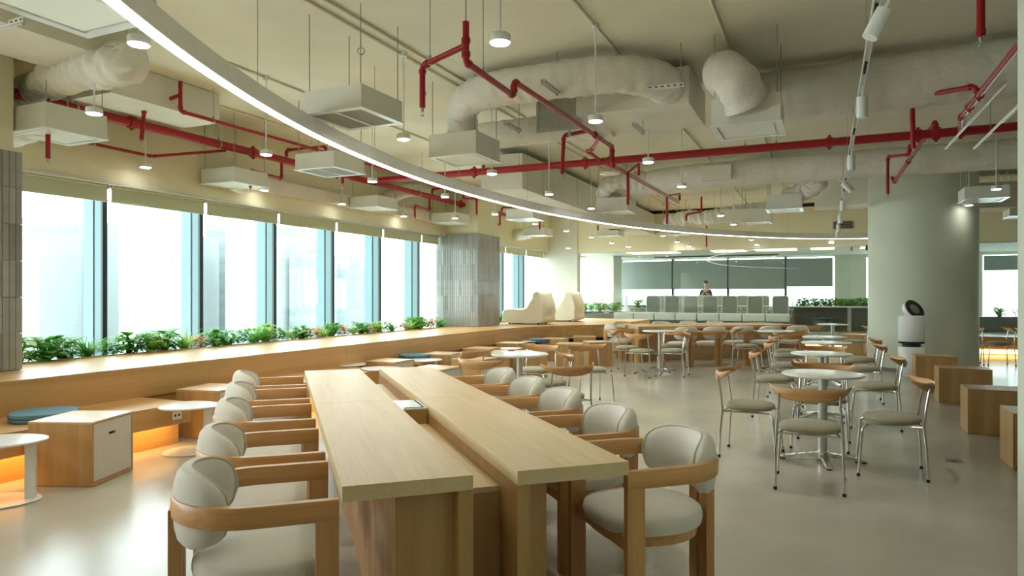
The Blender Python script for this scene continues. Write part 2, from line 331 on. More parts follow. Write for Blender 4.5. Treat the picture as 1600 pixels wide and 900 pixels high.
# glass partition of the meeting room
gp = S('window_partition', MB().box(-6.8, 5.2, GY+.03, GY+.07, 2.64, 2.67).box(-6.8, 5.2, GY+.03, GY+.07, .30, .33), M['alu'], label='slim metal channels holding the glass partition')
xs = [-6.8, -5.3, -3.9, -2.5, -1.1, .3, 1.25]
for a, b in zip(xs[:-1], xs[1:]): MB().box(a+.004, b-.004, GY+.045, GY+.057, .33, 2.64).build('pane', M['gglass'], gp)
MB().box(1.25, 1.32, GY, GY+.1, .3, 2.66).build('post', M['alu'], gp)
for a, b in ((3.0, 4.4), (4.4, 5.2)): MB().box(a+.004, b-.004, GY+.045, GY+.057, .0, 2.64).build('pane', M['gglass'], gp)
S('step_riser', MB().box(-4.5, 3.0, GY-.35, GY, 0, .15), M['platx'], label='low oak step under the glass partition')
tag(MB().box(-1.6, 3.2, GY-.37, GY-.352, .05, .11).build('led_strip', M['led']), 'warm glowing strip light along the far low step', 'strip light')
tag(MB().box(3.3, 5.2, GY-.37, GY-.352, .02, .12).build('led_strip', M['led']), 'warm glowing strip light seen right of the round column', 'strip light')
S('step_right', MB().box(3.2, 5.4, GY-.35, GY, 0.12, .42), M['platx'], label='oak ledge right of the round column')
# far windows
fx = [-7.42, -5.35, -3.3, -1.3, .27]
for i, (a, b) in enumerate(zip(fx[:-1], fx[1:])):
    f = S('window_%d' % (20+i), MB().box(a-.04, a+.04, 26.5, 26.75, .95, 2.76).box(a, b, 26.55, 26.7, .93, .98), M['teald'])
    MB().box(a+.04, b-.04, 26.66, 26.67, .98, 2.76).build('pane', M['glass'], f)
    lw = [1.62, 1.62, 1.62, 1.70][i]
    t = thing('roller_blind', 'dark screen blind in the meeting room, %s pane from the left' % ['first','second','third','fourth'][i], 'blind', ((a+b)/2, 26.45, lw), 0, 'screen blinds in the meeting room')
    w = (b-a)/2-.03
    MB().box(-w, w, -.005, .005, 0, 2.70-lw).build('blind_fabric', M['blindd'], t); MB().box(-w, w, -.012, .012, -.015, .015).build('bottom_bar', M['blindd'], t)
for i, (a, b, lw) in enumerate(((3.4, 4.45, .6), (4.6, 6.6, 2.2))):
    f = S('window_%d' % (30+i), MB().box(a-.06, a+.04, 26.5, 26.75, .5, 2.7).box(a, b, 26.55, 26.7, .48, .53), M['white'])
    MB().box(a+.04, b-.04, 26.66, 26.67, .53, 2.7).build('pane', M['glass'], f)
    t = thing('roller_blind', ['dark screen blind pulled right down beside the round column', 'dark screen blind half raised at the far right window'][i], 'blind', ((a+b)/2, 26.45, lw), 0, 'screen blinds in the meeting room')
    w = (b-a)/2-.06
    MB().box(-w, w, -.005, .005, 0, 2.66-lw).build('blind_fabric', M['blindd'], t); MB().box(-w, w, -.012, .012, -.015, .015).build('bottom_bar', M['blindd'], t)
S('planter_ledge', MB().box(-6.9, -.6, 25.9, 26.5, .3, .88).box(-.9, 1.7, 23.2, 23.8, .3, 1.0).box(-8.0, -6.0, 22.6, 23.2, .3, .82), M['grey'], label='grey planter ledge in the meeting room')
# cove lights in the meeting ceiling
for i, (a, b) in enumerate(((-6.0, -4.4), (-3.3, -2.3), (-2.0, -.8), (-.4, .25), (.95, 1.4))):
    tag(MB().box(a, b, GY+2.2, GY+3.6, 2.79, 2.799).build('cove_light', M['cove']), 'warm lit ceiling recess over the meeting room, %s from the left' % ['first','second','third','fourth','last'][i], 'ceiling light', 'lit ceiling recesses')
t = thing('security_camera', 'small black dome camera under the meeting room ceiling', 'camera', (.98, GY-.15, 2.66))
MB().cyl(.05, -.03, 0, 16).build('mount', M['dark'], t); MB().lathe([(.01, -.14), (.05, -.12), (.065, -.08), (.05, -.03)], 16).build('dome', M['rubber'], t)
# outside city in haze-tinted colours
S('ground_outside', MB().box(-600, 400, -200, 800, -92, -90), M['ground'], label='hazy ground far below the windows')
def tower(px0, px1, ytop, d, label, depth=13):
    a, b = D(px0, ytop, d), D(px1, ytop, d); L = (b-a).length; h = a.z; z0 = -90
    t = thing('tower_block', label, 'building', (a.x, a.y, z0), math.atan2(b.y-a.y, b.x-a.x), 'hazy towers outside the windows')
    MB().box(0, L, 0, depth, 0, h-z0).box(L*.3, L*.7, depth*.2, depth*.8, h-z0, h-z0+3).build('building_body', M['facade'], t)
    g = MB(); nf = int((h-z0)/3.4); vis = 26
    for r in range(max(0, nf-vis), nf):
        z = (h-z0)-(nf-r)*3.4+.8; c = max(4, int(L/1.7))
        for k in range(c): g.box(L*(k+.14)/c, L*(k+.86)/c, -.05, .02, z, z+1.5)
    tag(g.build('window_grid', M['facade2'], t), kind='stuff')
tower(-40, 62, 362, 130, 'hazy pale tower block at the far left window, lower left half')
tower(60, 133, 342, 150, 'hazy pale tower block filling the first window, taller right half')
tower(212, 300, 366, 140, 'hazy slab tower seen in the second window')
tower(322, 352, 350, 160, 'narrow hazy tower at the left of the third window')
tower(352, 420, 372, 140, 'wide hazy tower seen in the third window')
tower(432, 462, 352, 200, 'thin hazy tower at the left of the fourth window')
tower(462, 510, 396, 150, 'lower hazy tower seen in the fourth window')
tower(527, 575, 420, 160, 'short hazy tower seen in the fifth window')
# ================================================================ PLANTS
def blade(mb, base, az, L, w, lift, droop, n=5):
    pts = []; d = Vector((math.cos(az), math.sin(az), 0)); s = Vector((-d.y, d.x, 0))
    for i in range(n+1):
        u = i/n; p = Vector(base)+d*L*u*math.cos(lift*(1-u*.6))+Vector((0,0,1))*(L*u*math.sin(lift)-droop*L*u*u)
        ww = w*math.sin(PI*min(1, .12+u*.88))**.7*.5 if u < 1 else .001
        pts += [p-s*ww+Vector((0,0,.15*ww)), p, p+s*ww+Vector((0,0,.15*ww))]
    fs = []
    for i in range(n):
        a = i*3; fs += [(a, a+1, a+4, a+3), (a+1, a+2, a+5, a+4)]
    mb.add(pts, fs, True)
def make_plant(kind, seed):
    rnd = random.Random(seed); m = MB()
    if kind == 'fern':
        for k in range(30):
            az = rnd.uniform(0, 2*PI); L = rnd.uniform(.16, .30)
            for q in range(7):
                u = .25+q*.1; d = Vector((math.cos(az), math.sin(az), 0)); lift = rnd.uniform(.6, 1.2)
                b = d*L*u*.6+Vector((0,0,L*u*.75-.3*L*u*u)); 
                for sgn in (-1, 1): blade(m, b, az+sgn*.8, L*.28*(1-u*.5), .012, .4, .2, 2)
            blade(m, (0,0,0), az, L, .014, 1.0, .3, 4)
    elif kind == 'grass':
        for k in range(90): blade(m, (rnd.gauss(0,.02), rnd.gauss(0,.02), 0), rnd.uniform(0, 2*PI), rnd.uniform(.16, .32), .013, rnd.uniform(.6, 1.35), rnd.uniform(.1, .5), 4)
    elif kind == 'broad':
        for k in range(75):
            az = rnd.uniform(0, 2*PI); h = rnd.uniform(.04, .2); r = rnd.uniform(.01, .13); b = (math.cos(az)*r, math.sin(az)*r, h)
            blade(m, b, az+rnd.gauss(0,.4), rnd.uniform(.08, .15), rnd.uniform(.05, .08), rnd.uniform(-.1, .7), rnd.uniform(.1, .5), 4)
            m.tube([(b[0]*.2, b[1]*.2, 0), b], .003, 4, False)
    else:
        for k in range(110):
            az = rnd.uniform(0, 2*PI); h = rnd.uniform(.02, .17); r = rnd.uniform(.02, .13); b = (math.cos(az)*r, math.sin(az)*r, h)
            blade(m, b, rnd.uniform(0, 2*PI), rnd.uniform(.05, .09), rnd.uniform(.025, .045), rnd.uniform(0, .9), rnd.uniform(.1, .4), 3)
    return m
kinds = [('fern', 'leafl', 'bushy lime fern'), ('broad', 'leaf', 'dark broad-leaved plant'), ('grass', 'leaf', 'spiky green grass plant'), ('broad', 'leafl', 'light green broad-leaved plant'), ('small', 'leafp', 'blush and cream small-leaved plant'), ('small', 'leaf', 'dark green small-leaved bush'), ('grass', 'leafl', 'lime spider plant')]
protos = {}
order = [0, 3, 1, 1, 2, 5, 1, 3, 1, 6, 4, 1, 2, 5, 2, 3, 5, 0, 1, 4, 6, 1, 4, 0, 1, 4, 3, 5, 2, 4, 6, 1, 3, 4, 5, 2, 6, 1, 4, 3]
def plant(i, k, loc, sc_, label, group):
    kd, mt, ds = kinds[k]
    if k not in protos:
        t = thing('potted_plant', '', 'plant', loc, i*1.3, group); make_plant(kd, k*3+1).build('foliage', M[mt], t)
        MB().lathe([(.035, -.03), (.045, .01)], 8).build('root_clump', M['soil'], t); protos[k] = t; r = t
    else: r = dup(protos[k], loc, i*1.3, None, group)
    r['label'] = ds+' '+label; r.scale = (sc_,)*3
for i in range(36):
    y = 4.12+i*.254
    plant(i, order[i % len(order)], (-7.72+random.uniform(-.06,.05), y, .675), random.uniform(1.0, 1.3), 'in the window planter, %s' % (ORD[i]+' from the left' if 0 < i < 32 else 'first from the left' if i == 0 else ['','fourth','third','second','nearest'][i-31]+' before the tiled pillar'), 'plants in the window planter')
for i in range(8): plant(40+i, [1,3,5,0,1,6,3,2][i], (-7.72, 14.7+i*.33, .675), 1.0, 'beyond the tiled pillar, %s from it' % (ORD[i] if i else 'nearest'), 'plants beyond the tiled pillar')
for i in range(9): plant(50+i, [1,5][i % 2], (-6.6+i*.33, 26.1, .88), 1.5, 'on the far ledge left of the task chairs, %s' % (ORD[i] if i else 'first'), 'plants in the meeting room')
for i in range(14): plant(60+i, [5,1][i % 2], (-.8+i*.18, 23.4, 1.0), 1.35, 'on the grey ledge at the right, %s' % (ORD[i] if i else 'first'), 'plants on the grey ledge')
for i in range(5): plant(70+i, [1,5][i % 2], (-7.7+i*.28, 22.9, .82), 1.4, 'on the ledge left of the white pillar, %s' % (ORD[i] if i else 'first'), 'plants left of the white pillar')
for i in range(4): plant(76+i, [1,5][i % 2], (4.7+i*.4, 24.5, .75), 1.2, 'by the far right window, %s' % (ORD[i] if i else 'first'), 'plants by the far right window')
S('planter_right', MB().box(3.3, 6.5, 24.2, 24.8, .3, .75), M['grey'], label='grey planter box by the far right window')
# ================================================================ LONG TABLES
PA = Vector((-.322, .947)).normalized(); PP_ = Vector((.947, .322)).normalized()
def tbl(p, a): return (-.583+PP_.x*p+PA.x*a, 2.343+PP_.y*p+PA.y*a)      # camera-plan point from table coordinates
TYAW = YAW + math.atan2(PP_.y, PP_.x)
def tw(p, a, z=0): return G(*tbl(p, a), z)
def desk(label, loc, rz, flip, n=2, L=1.88, w=.467):
    """run of n desktops with a full-height inner panel and a support box; local x across (0..w), y along"""
    t = thing('long_table', label, 'table', loc, rz, 'long oak tables')
    for k in range(n):
        a, b = k*L+.0015, (k+1)*L-.0015
        MB().box(0, w, a, b, .695, .75, .002).build('tabletop', M['desk'], t)
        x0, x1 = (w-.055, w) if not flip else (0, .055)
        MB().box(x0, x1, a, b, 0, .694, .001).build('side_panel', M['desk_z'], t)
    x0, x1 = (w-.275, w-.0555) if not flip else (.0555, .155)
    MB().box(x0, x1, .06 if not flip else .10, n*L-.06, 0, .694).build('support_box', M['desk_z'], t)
    return t
desk('long oak table, left half, nearest the camera, with overhanging left edge', tw(0, 0), TYAW, False)
desk('long oak table, right half, nearest the camera, with overhanging right edge', tw(.638, 0), TYAW, True)
t = thing('cable_trough', 'lower oak trough box joining the two halves of the near long table', 'cable box', tw(.467, .22), TYAW)
MB().box(.001, .17, 0, 3.3, 0, .615).build('trough_body', M['desk_z'], t); MB().box(.001, .17, 0, 3.3, .616, .638).build('trough_lid', M['desk'], t)
t = thing('power_box', 'small oak power box with pale hinged lid between the near table halves', 'power box', tw(.469, 1.62), TYAW)
MB().box(.002, .166, 0, .34, .6385, .722).build('box_body', M['desk_z'], t); MB().box(.004, .164, .004, .336, .723, .732, .001).build('lid', M['lacquer'], t)
MB().box(.142, .150, .03, .31, .7325, .735).box(.03, .150, .03, .038, .7325, .735).build('brush_slot', M['dark'], t)
# ================================================================ ARMCHAIR
def band_path(a=.285, y0=-.02, b=.265, yf=.27, n=20):
    P = [(a, yf), (a, .12), (a, y0)]
    P += [(a*math.cos(q*PI/n), y0-b*math.sin(q*PI/n)) for q in range(1, n)]
    return P+[(-a, y0), (-a, .12), (-a, yf)]
def make_armchair(label, group, loc, rz):
    t = thing('armchair', label, 'chair', loc, rz, group)
    o = MB().sweep(band_path(), [(-.017, .616), (.017, .616), (.019, .62), (.019, .685), (.015, .69), (-.015, .69), (-.019, .685), (-.019, .62)], smooth=True).build('arm_band', M['chair'], t)
    for s in (-1, 1):
        MB().box(s*.285-.018, s*.285+.018, .19, .27, 0, .624, .004).build('leg', M['chair_z'], t)
        MB().box(s*.04-.031, s*.04+.031, -.306, -.262, 0, .64, .004).build('leg', M['chair_z'], t)
    # seat
    N = 40
    def outl(sc_, z, dz=0):
        r = []
        for k in range(N):
            a = 2*PI*k/N; c, s = math.cos(a), math.sin(a); e = 2/3.0 if s > 0 else 2/2.3
            x = math.copysign(abs(c)**e, c)*.262; y = math.copysign(abs(s)**e, s)*(.27 if s > 0 else .245)
            if s > 0: x *= 1-.0*s
            else: x *= 1-.18*abs(s)
            r.append((x*sc_, y*sc_+.01, z))
        return r
    MB().rings([outl(.93, .39), outl(.985, .395), outl(1, .415), outl(.995, .435), outl(.97, .452), outl(.90, .464), outl(.7, .474), outl(.4, .479), outl(.05, .48)]).build('seat', M['fabric'], t)
    MB().rings([outl(.88, .345), outl(.90, .345), outl(.92, .388), outl(.9, .389)], smooth=False).box(-.267, .267, .222, .248, .345, .40, .002).build('seat_frame', M['chair_x'], t)
    # padded back following the band
    def pad(nu=26, nv=14):
        rs = []; top = []; bot = []
        for i in range(nu+1):
            u = -1+2*i/nu; uu = max(-.9985, min(.9985, u)); ang = -PI/2+uu*1.24
            k = (1-abs(uu)**3.2)**(1/2.4)
            cx, cy = .245*math.cos(ang), -.02+.232*math.sin(ang)
            nn = Vector((math.cos(ang)/.245, math.sin(ang)/.232)).normalized()
            H = .137*k; T = .046*min(1, k*1.25)
            loop = []
            for v in range(nv):
                b = 2*PI*v/nv; cb, sb = math.cos(b), math.sin(b)
                o = math.copysign(abs(cb)**.75, cb)*T; z = math.copysign(abs(sb)**.8, sb)*H
                loop.append((cx+nn.x*o, cy+nn.y*o, .648+z))
            rs.append(loop); q = .018
            top.append((cx-nn.x*q, cy-nn.y*q, .648+H*.965)); bot.append((cx-nn.x*q, cy-nn.y*q, .648-H*.965))
        return rs, top, bot
    rs, tp, bt = pad()
    p = MB().rings(rs).build('back_pad', M['fabric'], t)
    MB().tube(tp+bt[::-1]+[tp[0]], .0045, 6, False).build('piping', M['piping'], p)
    return t
GL, GR, GF = 'armchairs along the left side of the near table', 'armchairs along the right side of the near table', 'armchairs round the far long table'
LA = [.36, 1.12, 2.0, 2.82, 3.6]
nm = ['nearest the camera', 'second from the camera', 'middle one', 'fourth from the camera', 'farthest']
a0 = None
for i, a in enumerate(LA):
    args = ('curved-band beech armchair left of the near table, '+nm[i], GL, tw(-.275, a), TYAW-PI/2)
    if not a0: a0 = make_armchair(*args)
    else: dup(a0, args[2], args[3], args[0], args[1])
for i, a in enumerate([.36, 1.07, 1.80, 2.45, 3.12]):
    dup(a0, tw(1.40, a), TYAW+PI/2, 'curved-band beech armchair right of the near table, '+nm[i], GR)
# far long table with its armchairs
FY = YAW+.25
fo = G(2.60, 14.05); fdir = Vector((math.cos(FY), math.sin(FY), 0)); fn = Vector((-fdir.y, fdir.x, 0))
t = thing('long_table', 'long oak table across the room in front of the glass partition', 'table', fo, FY, 'long oak tables')
MB().box(0, 1.85, 0, .52, .695, .75, .002).build('tabletop', M['desk_x'], t); MB().box(1.853, 3.72, 0, .52, .695, .75, .002).build('tabletop', M['desk_x'], t)
MB().box(.02, 3.70, .45, .51, 0, .694).build('side_panel', M['desk_x'], t); MB().box(.0, .055, 0, .449, 0, .694).build('end_panel', M['desk_z'], t); MB().box(3.665, 3.72, 0, .449, 0, .694).build('end_panel', M['desk_z'], t)
t = thing('long_table', 'long oak table behind the far one, its back half', 'table', fo+fn*.66, FY, 'long oak tables')
MB().box(0, 1.85, 0, .50, .695, .75, .002).build('tabletop', M['desk_x'], t); MB().box(1.853, 3.72, 0, .5, .695, .75, .002).build('tabletop', M['desk_x'], t)
MB().box(.02, 3.70, .0, .06, 0, .694).build('side_panel', M['desk_x'], t); MB().box(.0, .055, .061, .5, 0, .694).build('end_panel', M['desk_z'], t); MB().box(3.665, 3.72, .061, .5, 0, .694).build('end_panel', M['desk_z'], t)
def Gp(px, d): return G((px-800)/FPX*d, d)
for i in range(5):
    dup(a0, Gp(1066, 13.5)+fdir*.63*i, FY, 'beech armchair on the near side of the far long table, %s from its left end' % ['first','second','third','fourth','last'][i], GF)
for i, s in enumerate((.35, 1.35, 2.05, 2.75)):
    dup(a0, fo+fdir*s+fn*1.5, FY+PI, 'beech armchair behind the far long table, %s from the left, only its back top showing' % ['first','second','third','fourth'][i], GF)
dup(a0, Gp(966, 14.5), FY-PI/2, 'beech armchair at the left end of the far long table, turned sideways', GF)
# ================================================================ CAFE CHAIR
def make_cafe(label, group, loc, rz):
    t = thing('cafe_chair', label, 'chair', loc, rz, group)      # origin between the rear feet, faces +y
    r = .0095
    for s in (-1, 1):
        MB().tube([(s*.225, 0, .012), (s*.222, .012, .25), (s*.215, .028, .42), (s*.205, .010, .56), (s*.198, -.012, .70)], r, 8).build('leg', M['chrome'], t)
        q = []
        for k in range(9):
            a = PI/2*k/8; q.append((s*(.165+.05*math.sin(a)), .39+.05*math.sin(a), .345+.05*math.cos(a)))
        MB().tube([(s*.213, .028, .40), (s*.19, .12, .398), (s*.165, .30, .396)]+q+[(s*.225, .452, .20), (s*.235, .468, .012)], r, 8).build('leg', M['chrome'], t)
        MB().cyl(.013, 0, .022, 10, Matrix.Translation((s*.225, 0, 0))).build('foot_cap', M['rubber'], t); MB().cyl(.013, 0, .022, 10, Matrix.Translation((s*.236, .468, 0))).build('foot_cap', M['rubber'], t)
    MB().tube([(-.213, .03, .405), (0, .05, .40), (.213, .03, .405)], .007, 8).build('cross_rail', M['chrome'], t); MB().tube([(-.165, .30, .396), (.165, .30, .396)], .007, 8).build('cross_rail', M['chrome'], t)
    N = 32
    def o(sc_, z):
        R = []
        for k in range(N):
            a = 2*PI*k/N; c, s = math.cos(a), math.sin(a); e = 2/2.3
            R.append((math.copysign(abs(c)**e, c)*(.212-.012*s)*sc_, .225+math.copysign(abs(s)**e, s)*.205*sc_, z))
        return R
    MB().rings([o(.86, .408), o(.95, .412), o(1, .430), o(.99, .443), o(.93, .455), o(.8, .464), o(.5, .471), o(.05, .473)]).build('seat', M['olive'], t)
    # steam-bent horn backrest: swelling in the middle, tapering into forward horns
    rs = []
    for k in range(29):
        u = -1+k/14; au = abs(u)
        x = .275*math.sin(u*1.22)/math.sin(1.22); y = -.05+.15*au**2.2; z = .705+.028*au**2-.0*au+.018*max(0, au-.75)/.25
        h = .037*(1-au**1.9)+.010; th = .012+.006*(1-au)
        lean = .25*(1-au); loop = []
        for v in range(12):
            b = 2*PI*v/12; cb, sb = math.cos(b)*th, math.sin(b)*h
            loop.append((x, y+cb-sb*lean*.5, z+sb+ (-.012*(1-au**2))))
        rs.append(loop)
    MB().rings(rs).build('backrest', M['chair_x'], t)
    return t
c0 = None
def cafe(X, d, fx, fy, label, group='cafe chairs at the round tables'):
    global c0
    rz = YAW+math.atan2(fy, fx)-PI/2; loc = G(X, d)
    if c0 is None: c0 = make_cafe(label, group, loc, rz); return c0
    return dup(c0, loc, rz, label, group)
UX, UY, NX, NY = SS, CC, CC, -SS       # grid directions in camera plan
# table: X,d from px
def rt_pos(px, y, z=.74):
    d = FPX*(CAMH-z)/(y-HORY); return ((px-800)/FPX*d, d)
RT = [('nearest round white cafe table, on the right', 1285.5, 583.5), ('second round cafe table behind the nearest one', 1283, 552), ('third round cafe table in the row on the right', 1291, 535),
      ('fourth round cafe table in the row on the right', 1288, 526.3), ('farthest round cafe table, before the glass partition', 1301, 506.5), ('round cafe table before the right end of the far long table', 1212, 517),
      ('round cafe table before the left part of the far long table', 1031, 516.8), ('round white cafe table just beyond the near long table', 812, 553)]
r0 = None
for lb, px, y in RT:
    X, d = rt_pos(px, y); loc = G(X, d); g = 'round white cafe tables'
    if r0: dup(r0, loc, .78, lb+' with chrome four-arm foot', g); continue
    t = r0 = thing('round_table', lb+' with chrome four-arm foot', 'table', loc, .15, g)
    MB().lathe([(.31, .722), (.322, .727), (.325, .735), (.323, .742), (.30, .745)], 48).build('tabletop', M['lacquer'], t)
    MB().cyl(.036, .03, .70, 20).cyl(.075, .700, .721, 20).build('column', M['alu'], t)
    b = MB()
    for k in range(4):
        R = Matrix.Rotation(k*PI/2, 4, 'Z')
        b.add([(.03,-.028,.035),(.03,.028,.035),(.03,.028,.075),(.03,-.028,.075),(.18,-.026,.022),(.18,.026,.022),(.18,.022,.055),(.18,-.022,.055),(.335,-.022,.010),(.335,.022,.010),(.335,.018,.026),(.335,-.018,.026)],
              [(0,3,2,1),(0,1,5,4),(1,2,6,5),(2,3,7,6),(3,0,4,7),(4,5,9,8),(5,6,10,9),(6,7,11,10),(7,4,8,11),(8,9,10,11)], False, R)
    b.cyl(.045, .025, .085, 20); b.build('foot_cross', M['chrome'], t)
    f = MB()
    for k in range(4): f.cyl(.022, 0, .012, 12, Matrix.Translation((.318*math.cos(k*PI/2), .318*math.sin(k*PI/2), 0)))
    tag(f.build('foot_pads', M['rubber'], t), kind='stuff')
cafe(2.11, 4.85, UX, UY, 'olive-seated cafe chair with its back to the camera at the nearest round table')
cafe(1.90, 6.12, NX, -.48, 'olive-seated cafe chair on the left of the nearest round table')
cafe(3.215, 5.32, -NX, .43, 'olive-seated cafe chair on the right of the nearest round table')
cafe(2.99, 6.56, -.48, -.88, 'cafe chair facing the camera behind the nearest round table')
cafe(3.06, 6.72, UX, UY, 'cafe chair back to back between the first and second round tables')
cafe(2.86, 8.04, .89, -.45, 'cafe chair on the left of the second round table')
cafe(4.09, 7.20, -NX, .43, 'cafe chair on the right of the second round table')
cafe(4.04, 8.85, -SS, -CC, 'cafe chair facing the camera behind the second round table')
cafe(3.60, 9.57, NX, -SS, 'cafe chair on the left of the third round table')
cafe(4.85, 8.95, -NX, SS, 'cafe chair on the right of the third round table')
cafe(4.22, 11.05, NX, -SS, 'cafe chair on the left of the fourth round table')
cafe(5.40, 10.10, -NX, SS, 'cafe chair on the right of the fourth round table')
cafe(4.72, 11.55, .1, .99, 'cafe chair beside the table at the right end of the far long table')
cafe(7.35, 14.1, -NX, SS, 'cafe chair half hidden by the round column')
cafe(6.35, 14.6, .6, .8, 'cafe chair left of the farthest round table')
cafe(4.26, 13.08, NX, -.55, 'cafe chair with slim back before the far long table, right part')
cafe(2.12, 11.6, .55, .83, 'cafe chair with its back to the camera at the table before the far long table')
cafe(1.91, 12.67, NX, -SS, 'cafe chair at the left of the table before the far long table')
cafe(3.0, 11.75, -NX, SS, 'cafe chair at the right of the table before the far long table')
cafe(3.16, 13.25, -SS, -CC, 'cafe chair behind the table before the far long table')
cafe(-.47, 8.05, .75, -.6, 'cafe chair with dark back left of the round table beyond the near long table')
cafe(-.36, 6.95, .5, .86, 'cafe chair with sunlit back left of the round table beyond the near long table')
cafe(.39, 9.05, -SS, -CC, 'cafe chair behind the round table beyond the near long table')
cafe(.96, 9.1, .25, -.97, 'cafe chair facing the camera right of the round table beyond the near long table')
cafe(.62, 7.6, -.95, -.1, 'cafe chair on the right of the round table beyond the near long table')
cafe(.56, 6.4, -.35, .93, 'cafe chair with dark back nearest the armchairs at the round table')
cafe(9.25, 13.75, -.8, -.5, 'cafe chair seen in the gap right of the round column, left one')
cafe(9.95, 13.6, -.9, .3, 'cafe chair seen in the gap right of the round column, right one')
# ================================================================ STORAGE CUBES with a door
def make_cube(label, group, loc, rz, s=.49):
    t = thing('storage_cube', label, 'storage box', loc, rz, group)      # origin = near corner; wood side to -x, door side to +y
    th = .016; h = .475
    MB().box(-s, 0, 0, s, h-th, h, .001).build('top_panel', M['desk_x'], t)
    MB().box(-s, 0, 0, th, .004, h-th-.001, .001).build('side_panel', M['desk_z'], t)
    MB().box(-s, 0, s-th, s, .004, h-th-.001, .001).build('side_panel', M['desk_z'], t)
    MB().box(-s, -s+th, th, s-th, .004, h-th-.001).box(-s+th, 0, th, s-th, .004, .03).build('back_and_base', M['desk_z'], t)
    # door with a slot handle (frame of boxes round the slot)
    x0, x1 = -.018, -.003; y0, y1, z0, z1 = th+.003, s-th-.003, .034, h-th-.004; sy, sz = s*.47, .345
    d = MB().box(x0, x1, y0, y1, z0, sz).box(x0, x1, y0, y1, sz+.022, z1).box(x0, x1, y0, sy-.04, sz, sz+.022).box(x0, x1, sy+.04, y1, sz, sz+.022).build('door', M['door'], t)
    MB().box(x0-.004, x0, sy-.04, sy+.04, sz, sz+.022).build('handle_slot', M['dark'], d)
    return t
k0 = None
def cube(X, d, ang, label, group='oak storage cubes with pale doors', s=1):
    global k0
    if k0 is None: k0 = make_cube(label, group, G(X, d), YAW+ang)
    else: return dup(k0, G(X, d), YAW+ang, label, group)
cube(-3.065, 4.99, -.05, 'large-looking oak storage cube with pale slotted door at the far left front')
cube(-2.84, 6.61, -.26, 'oak storage cube behind the white oval table, left of the armchairs')
cube(-1.62, 9.41, -.45, 'oak storage cube seen over the left end of the near long table')
cube(-.87, 8.45, -.45, 'oak storage cube right behind the far end of the near long table')
cube(-.95, 10.6, -.3, 'oak storage cube behind the cafe chair with the dark back')
cube(-.45, 9.68, -.5, 'oak storage cube behind the sunlit cafe chair back')
cube(-.375, 11.67, -.35, 'oak storage cube by the platform, with sunlit top and tilted front')
cube(.17, 13.0, -.3, 'oak storage cube beside the light blue cushion on the ledge')
cube(-.03, 11.0, .1, 'oak storage cube under the left of the round table beyond the near table')
cube(.57, 11.0, .1, 'oak storage cube under the right of the round table beyond the near table')
cube(1.09, 14.3, -.3, 'oak storage cube behind the cafe chairs, small and high')
cube(1.84, 15.0, -.1, 'oak storage cube at the end of the platform')
cube(1.30, 12.8, -.2, 'oak storage cube before the end of the platform')
cube(1.99, 13.4, .15, 'oak storage cube with broad pale door beside the far long table')
cube(8.1, 15.75, -.9, 'oak storage cube half hidden left of the round column')
# plain oak cubes by the column
def block(gx, gy, sx, sy, label):
    t = thing('oak_block_seat', label, 'stool', (gx, gy, 0), 0, 'plain oak block stools by the column')
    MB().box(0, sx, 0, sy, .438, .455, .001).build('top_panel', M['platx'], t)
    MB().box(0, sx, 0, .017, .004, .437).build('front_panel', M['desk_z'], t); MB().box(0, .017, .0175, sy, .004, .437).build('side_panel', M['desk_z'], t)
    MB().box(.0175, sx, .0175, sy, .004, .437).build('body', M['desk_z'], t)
block(1.37, 6.66, .55, .45, 'plain oak block stool cut off by the right edge wall')
block(1.31, 8.20, .62, .42, 'plain oak block stool, largest-looking of the four')
block(1.34, 10.36, .58, .42, 'plain oak block stool, second from the round column')
block(1.28, 12.30, .56, .42, 'plain oak block stool beside the air purifier')
# white side tables
def side_table(px, y, ang, label, group='white low side tables', sc_=1):
    global s0
    d = FPX*(CAMH-.0)/(y-HORY); loc = G((px-800)/FPX*d, d)
    if s0: return dup(s0, loc, YAW+ang, label, group)
    t = s0 = thing('side_table', label, 'side table', loc, YAW+ang, group)
    def egg(a, b, n=40): return [(a*math.cos(2*PI*k/n)*(1+.10*math.cos(2*PI*k/n)), b*math.sin(2*PI*k/n)*(1-.12*math.cos(2*PI*k/n))) for k in range(n)]
    def slab(z0, z1, sc1):
        m = MB(); m.rings([[(x*q*sc1, y_*q*sc1, z) for x, y_ in egg(.26, .24)] for q, z in ((.97, z0), (1, (z0+z1)/2), (.985, z1), (.9, z1+.0005))]); return m
    slab(.405, .42, 1).build('tabletop', M['lacquer'], t); slab(0, .012, .86).build('base', M['lacquer'], t)
    MB().box(.15, .21, -.03, .03, .012, .405, .006).build('post', M['lacquer'], t)
    return t
s0 = None
side_table(-1, 785, .35, 'white egg-shaped side table cut off by the left edge')
side_table(294, 706, .0, 'white egg-shaped side table beside the second armchair on the left')
for px, yt, lb in ((547, 569, 'left of the storage cube over the near table'), (663, 562, 'between two storage cubes over the near table'), (793, 544, 'small, before the platform near the round table'), (832, 532.5, 'behind the round table beyond the near table'), (905, 527, 'before the end of the platform'), (592, 575, 'peeping over the far end of the near table')):
    d = FPX*(CAMH-.42)/(yt-HORY); side_table(px, HORY+FPX*CAMH/d, .6, 'white low side table '+lb)
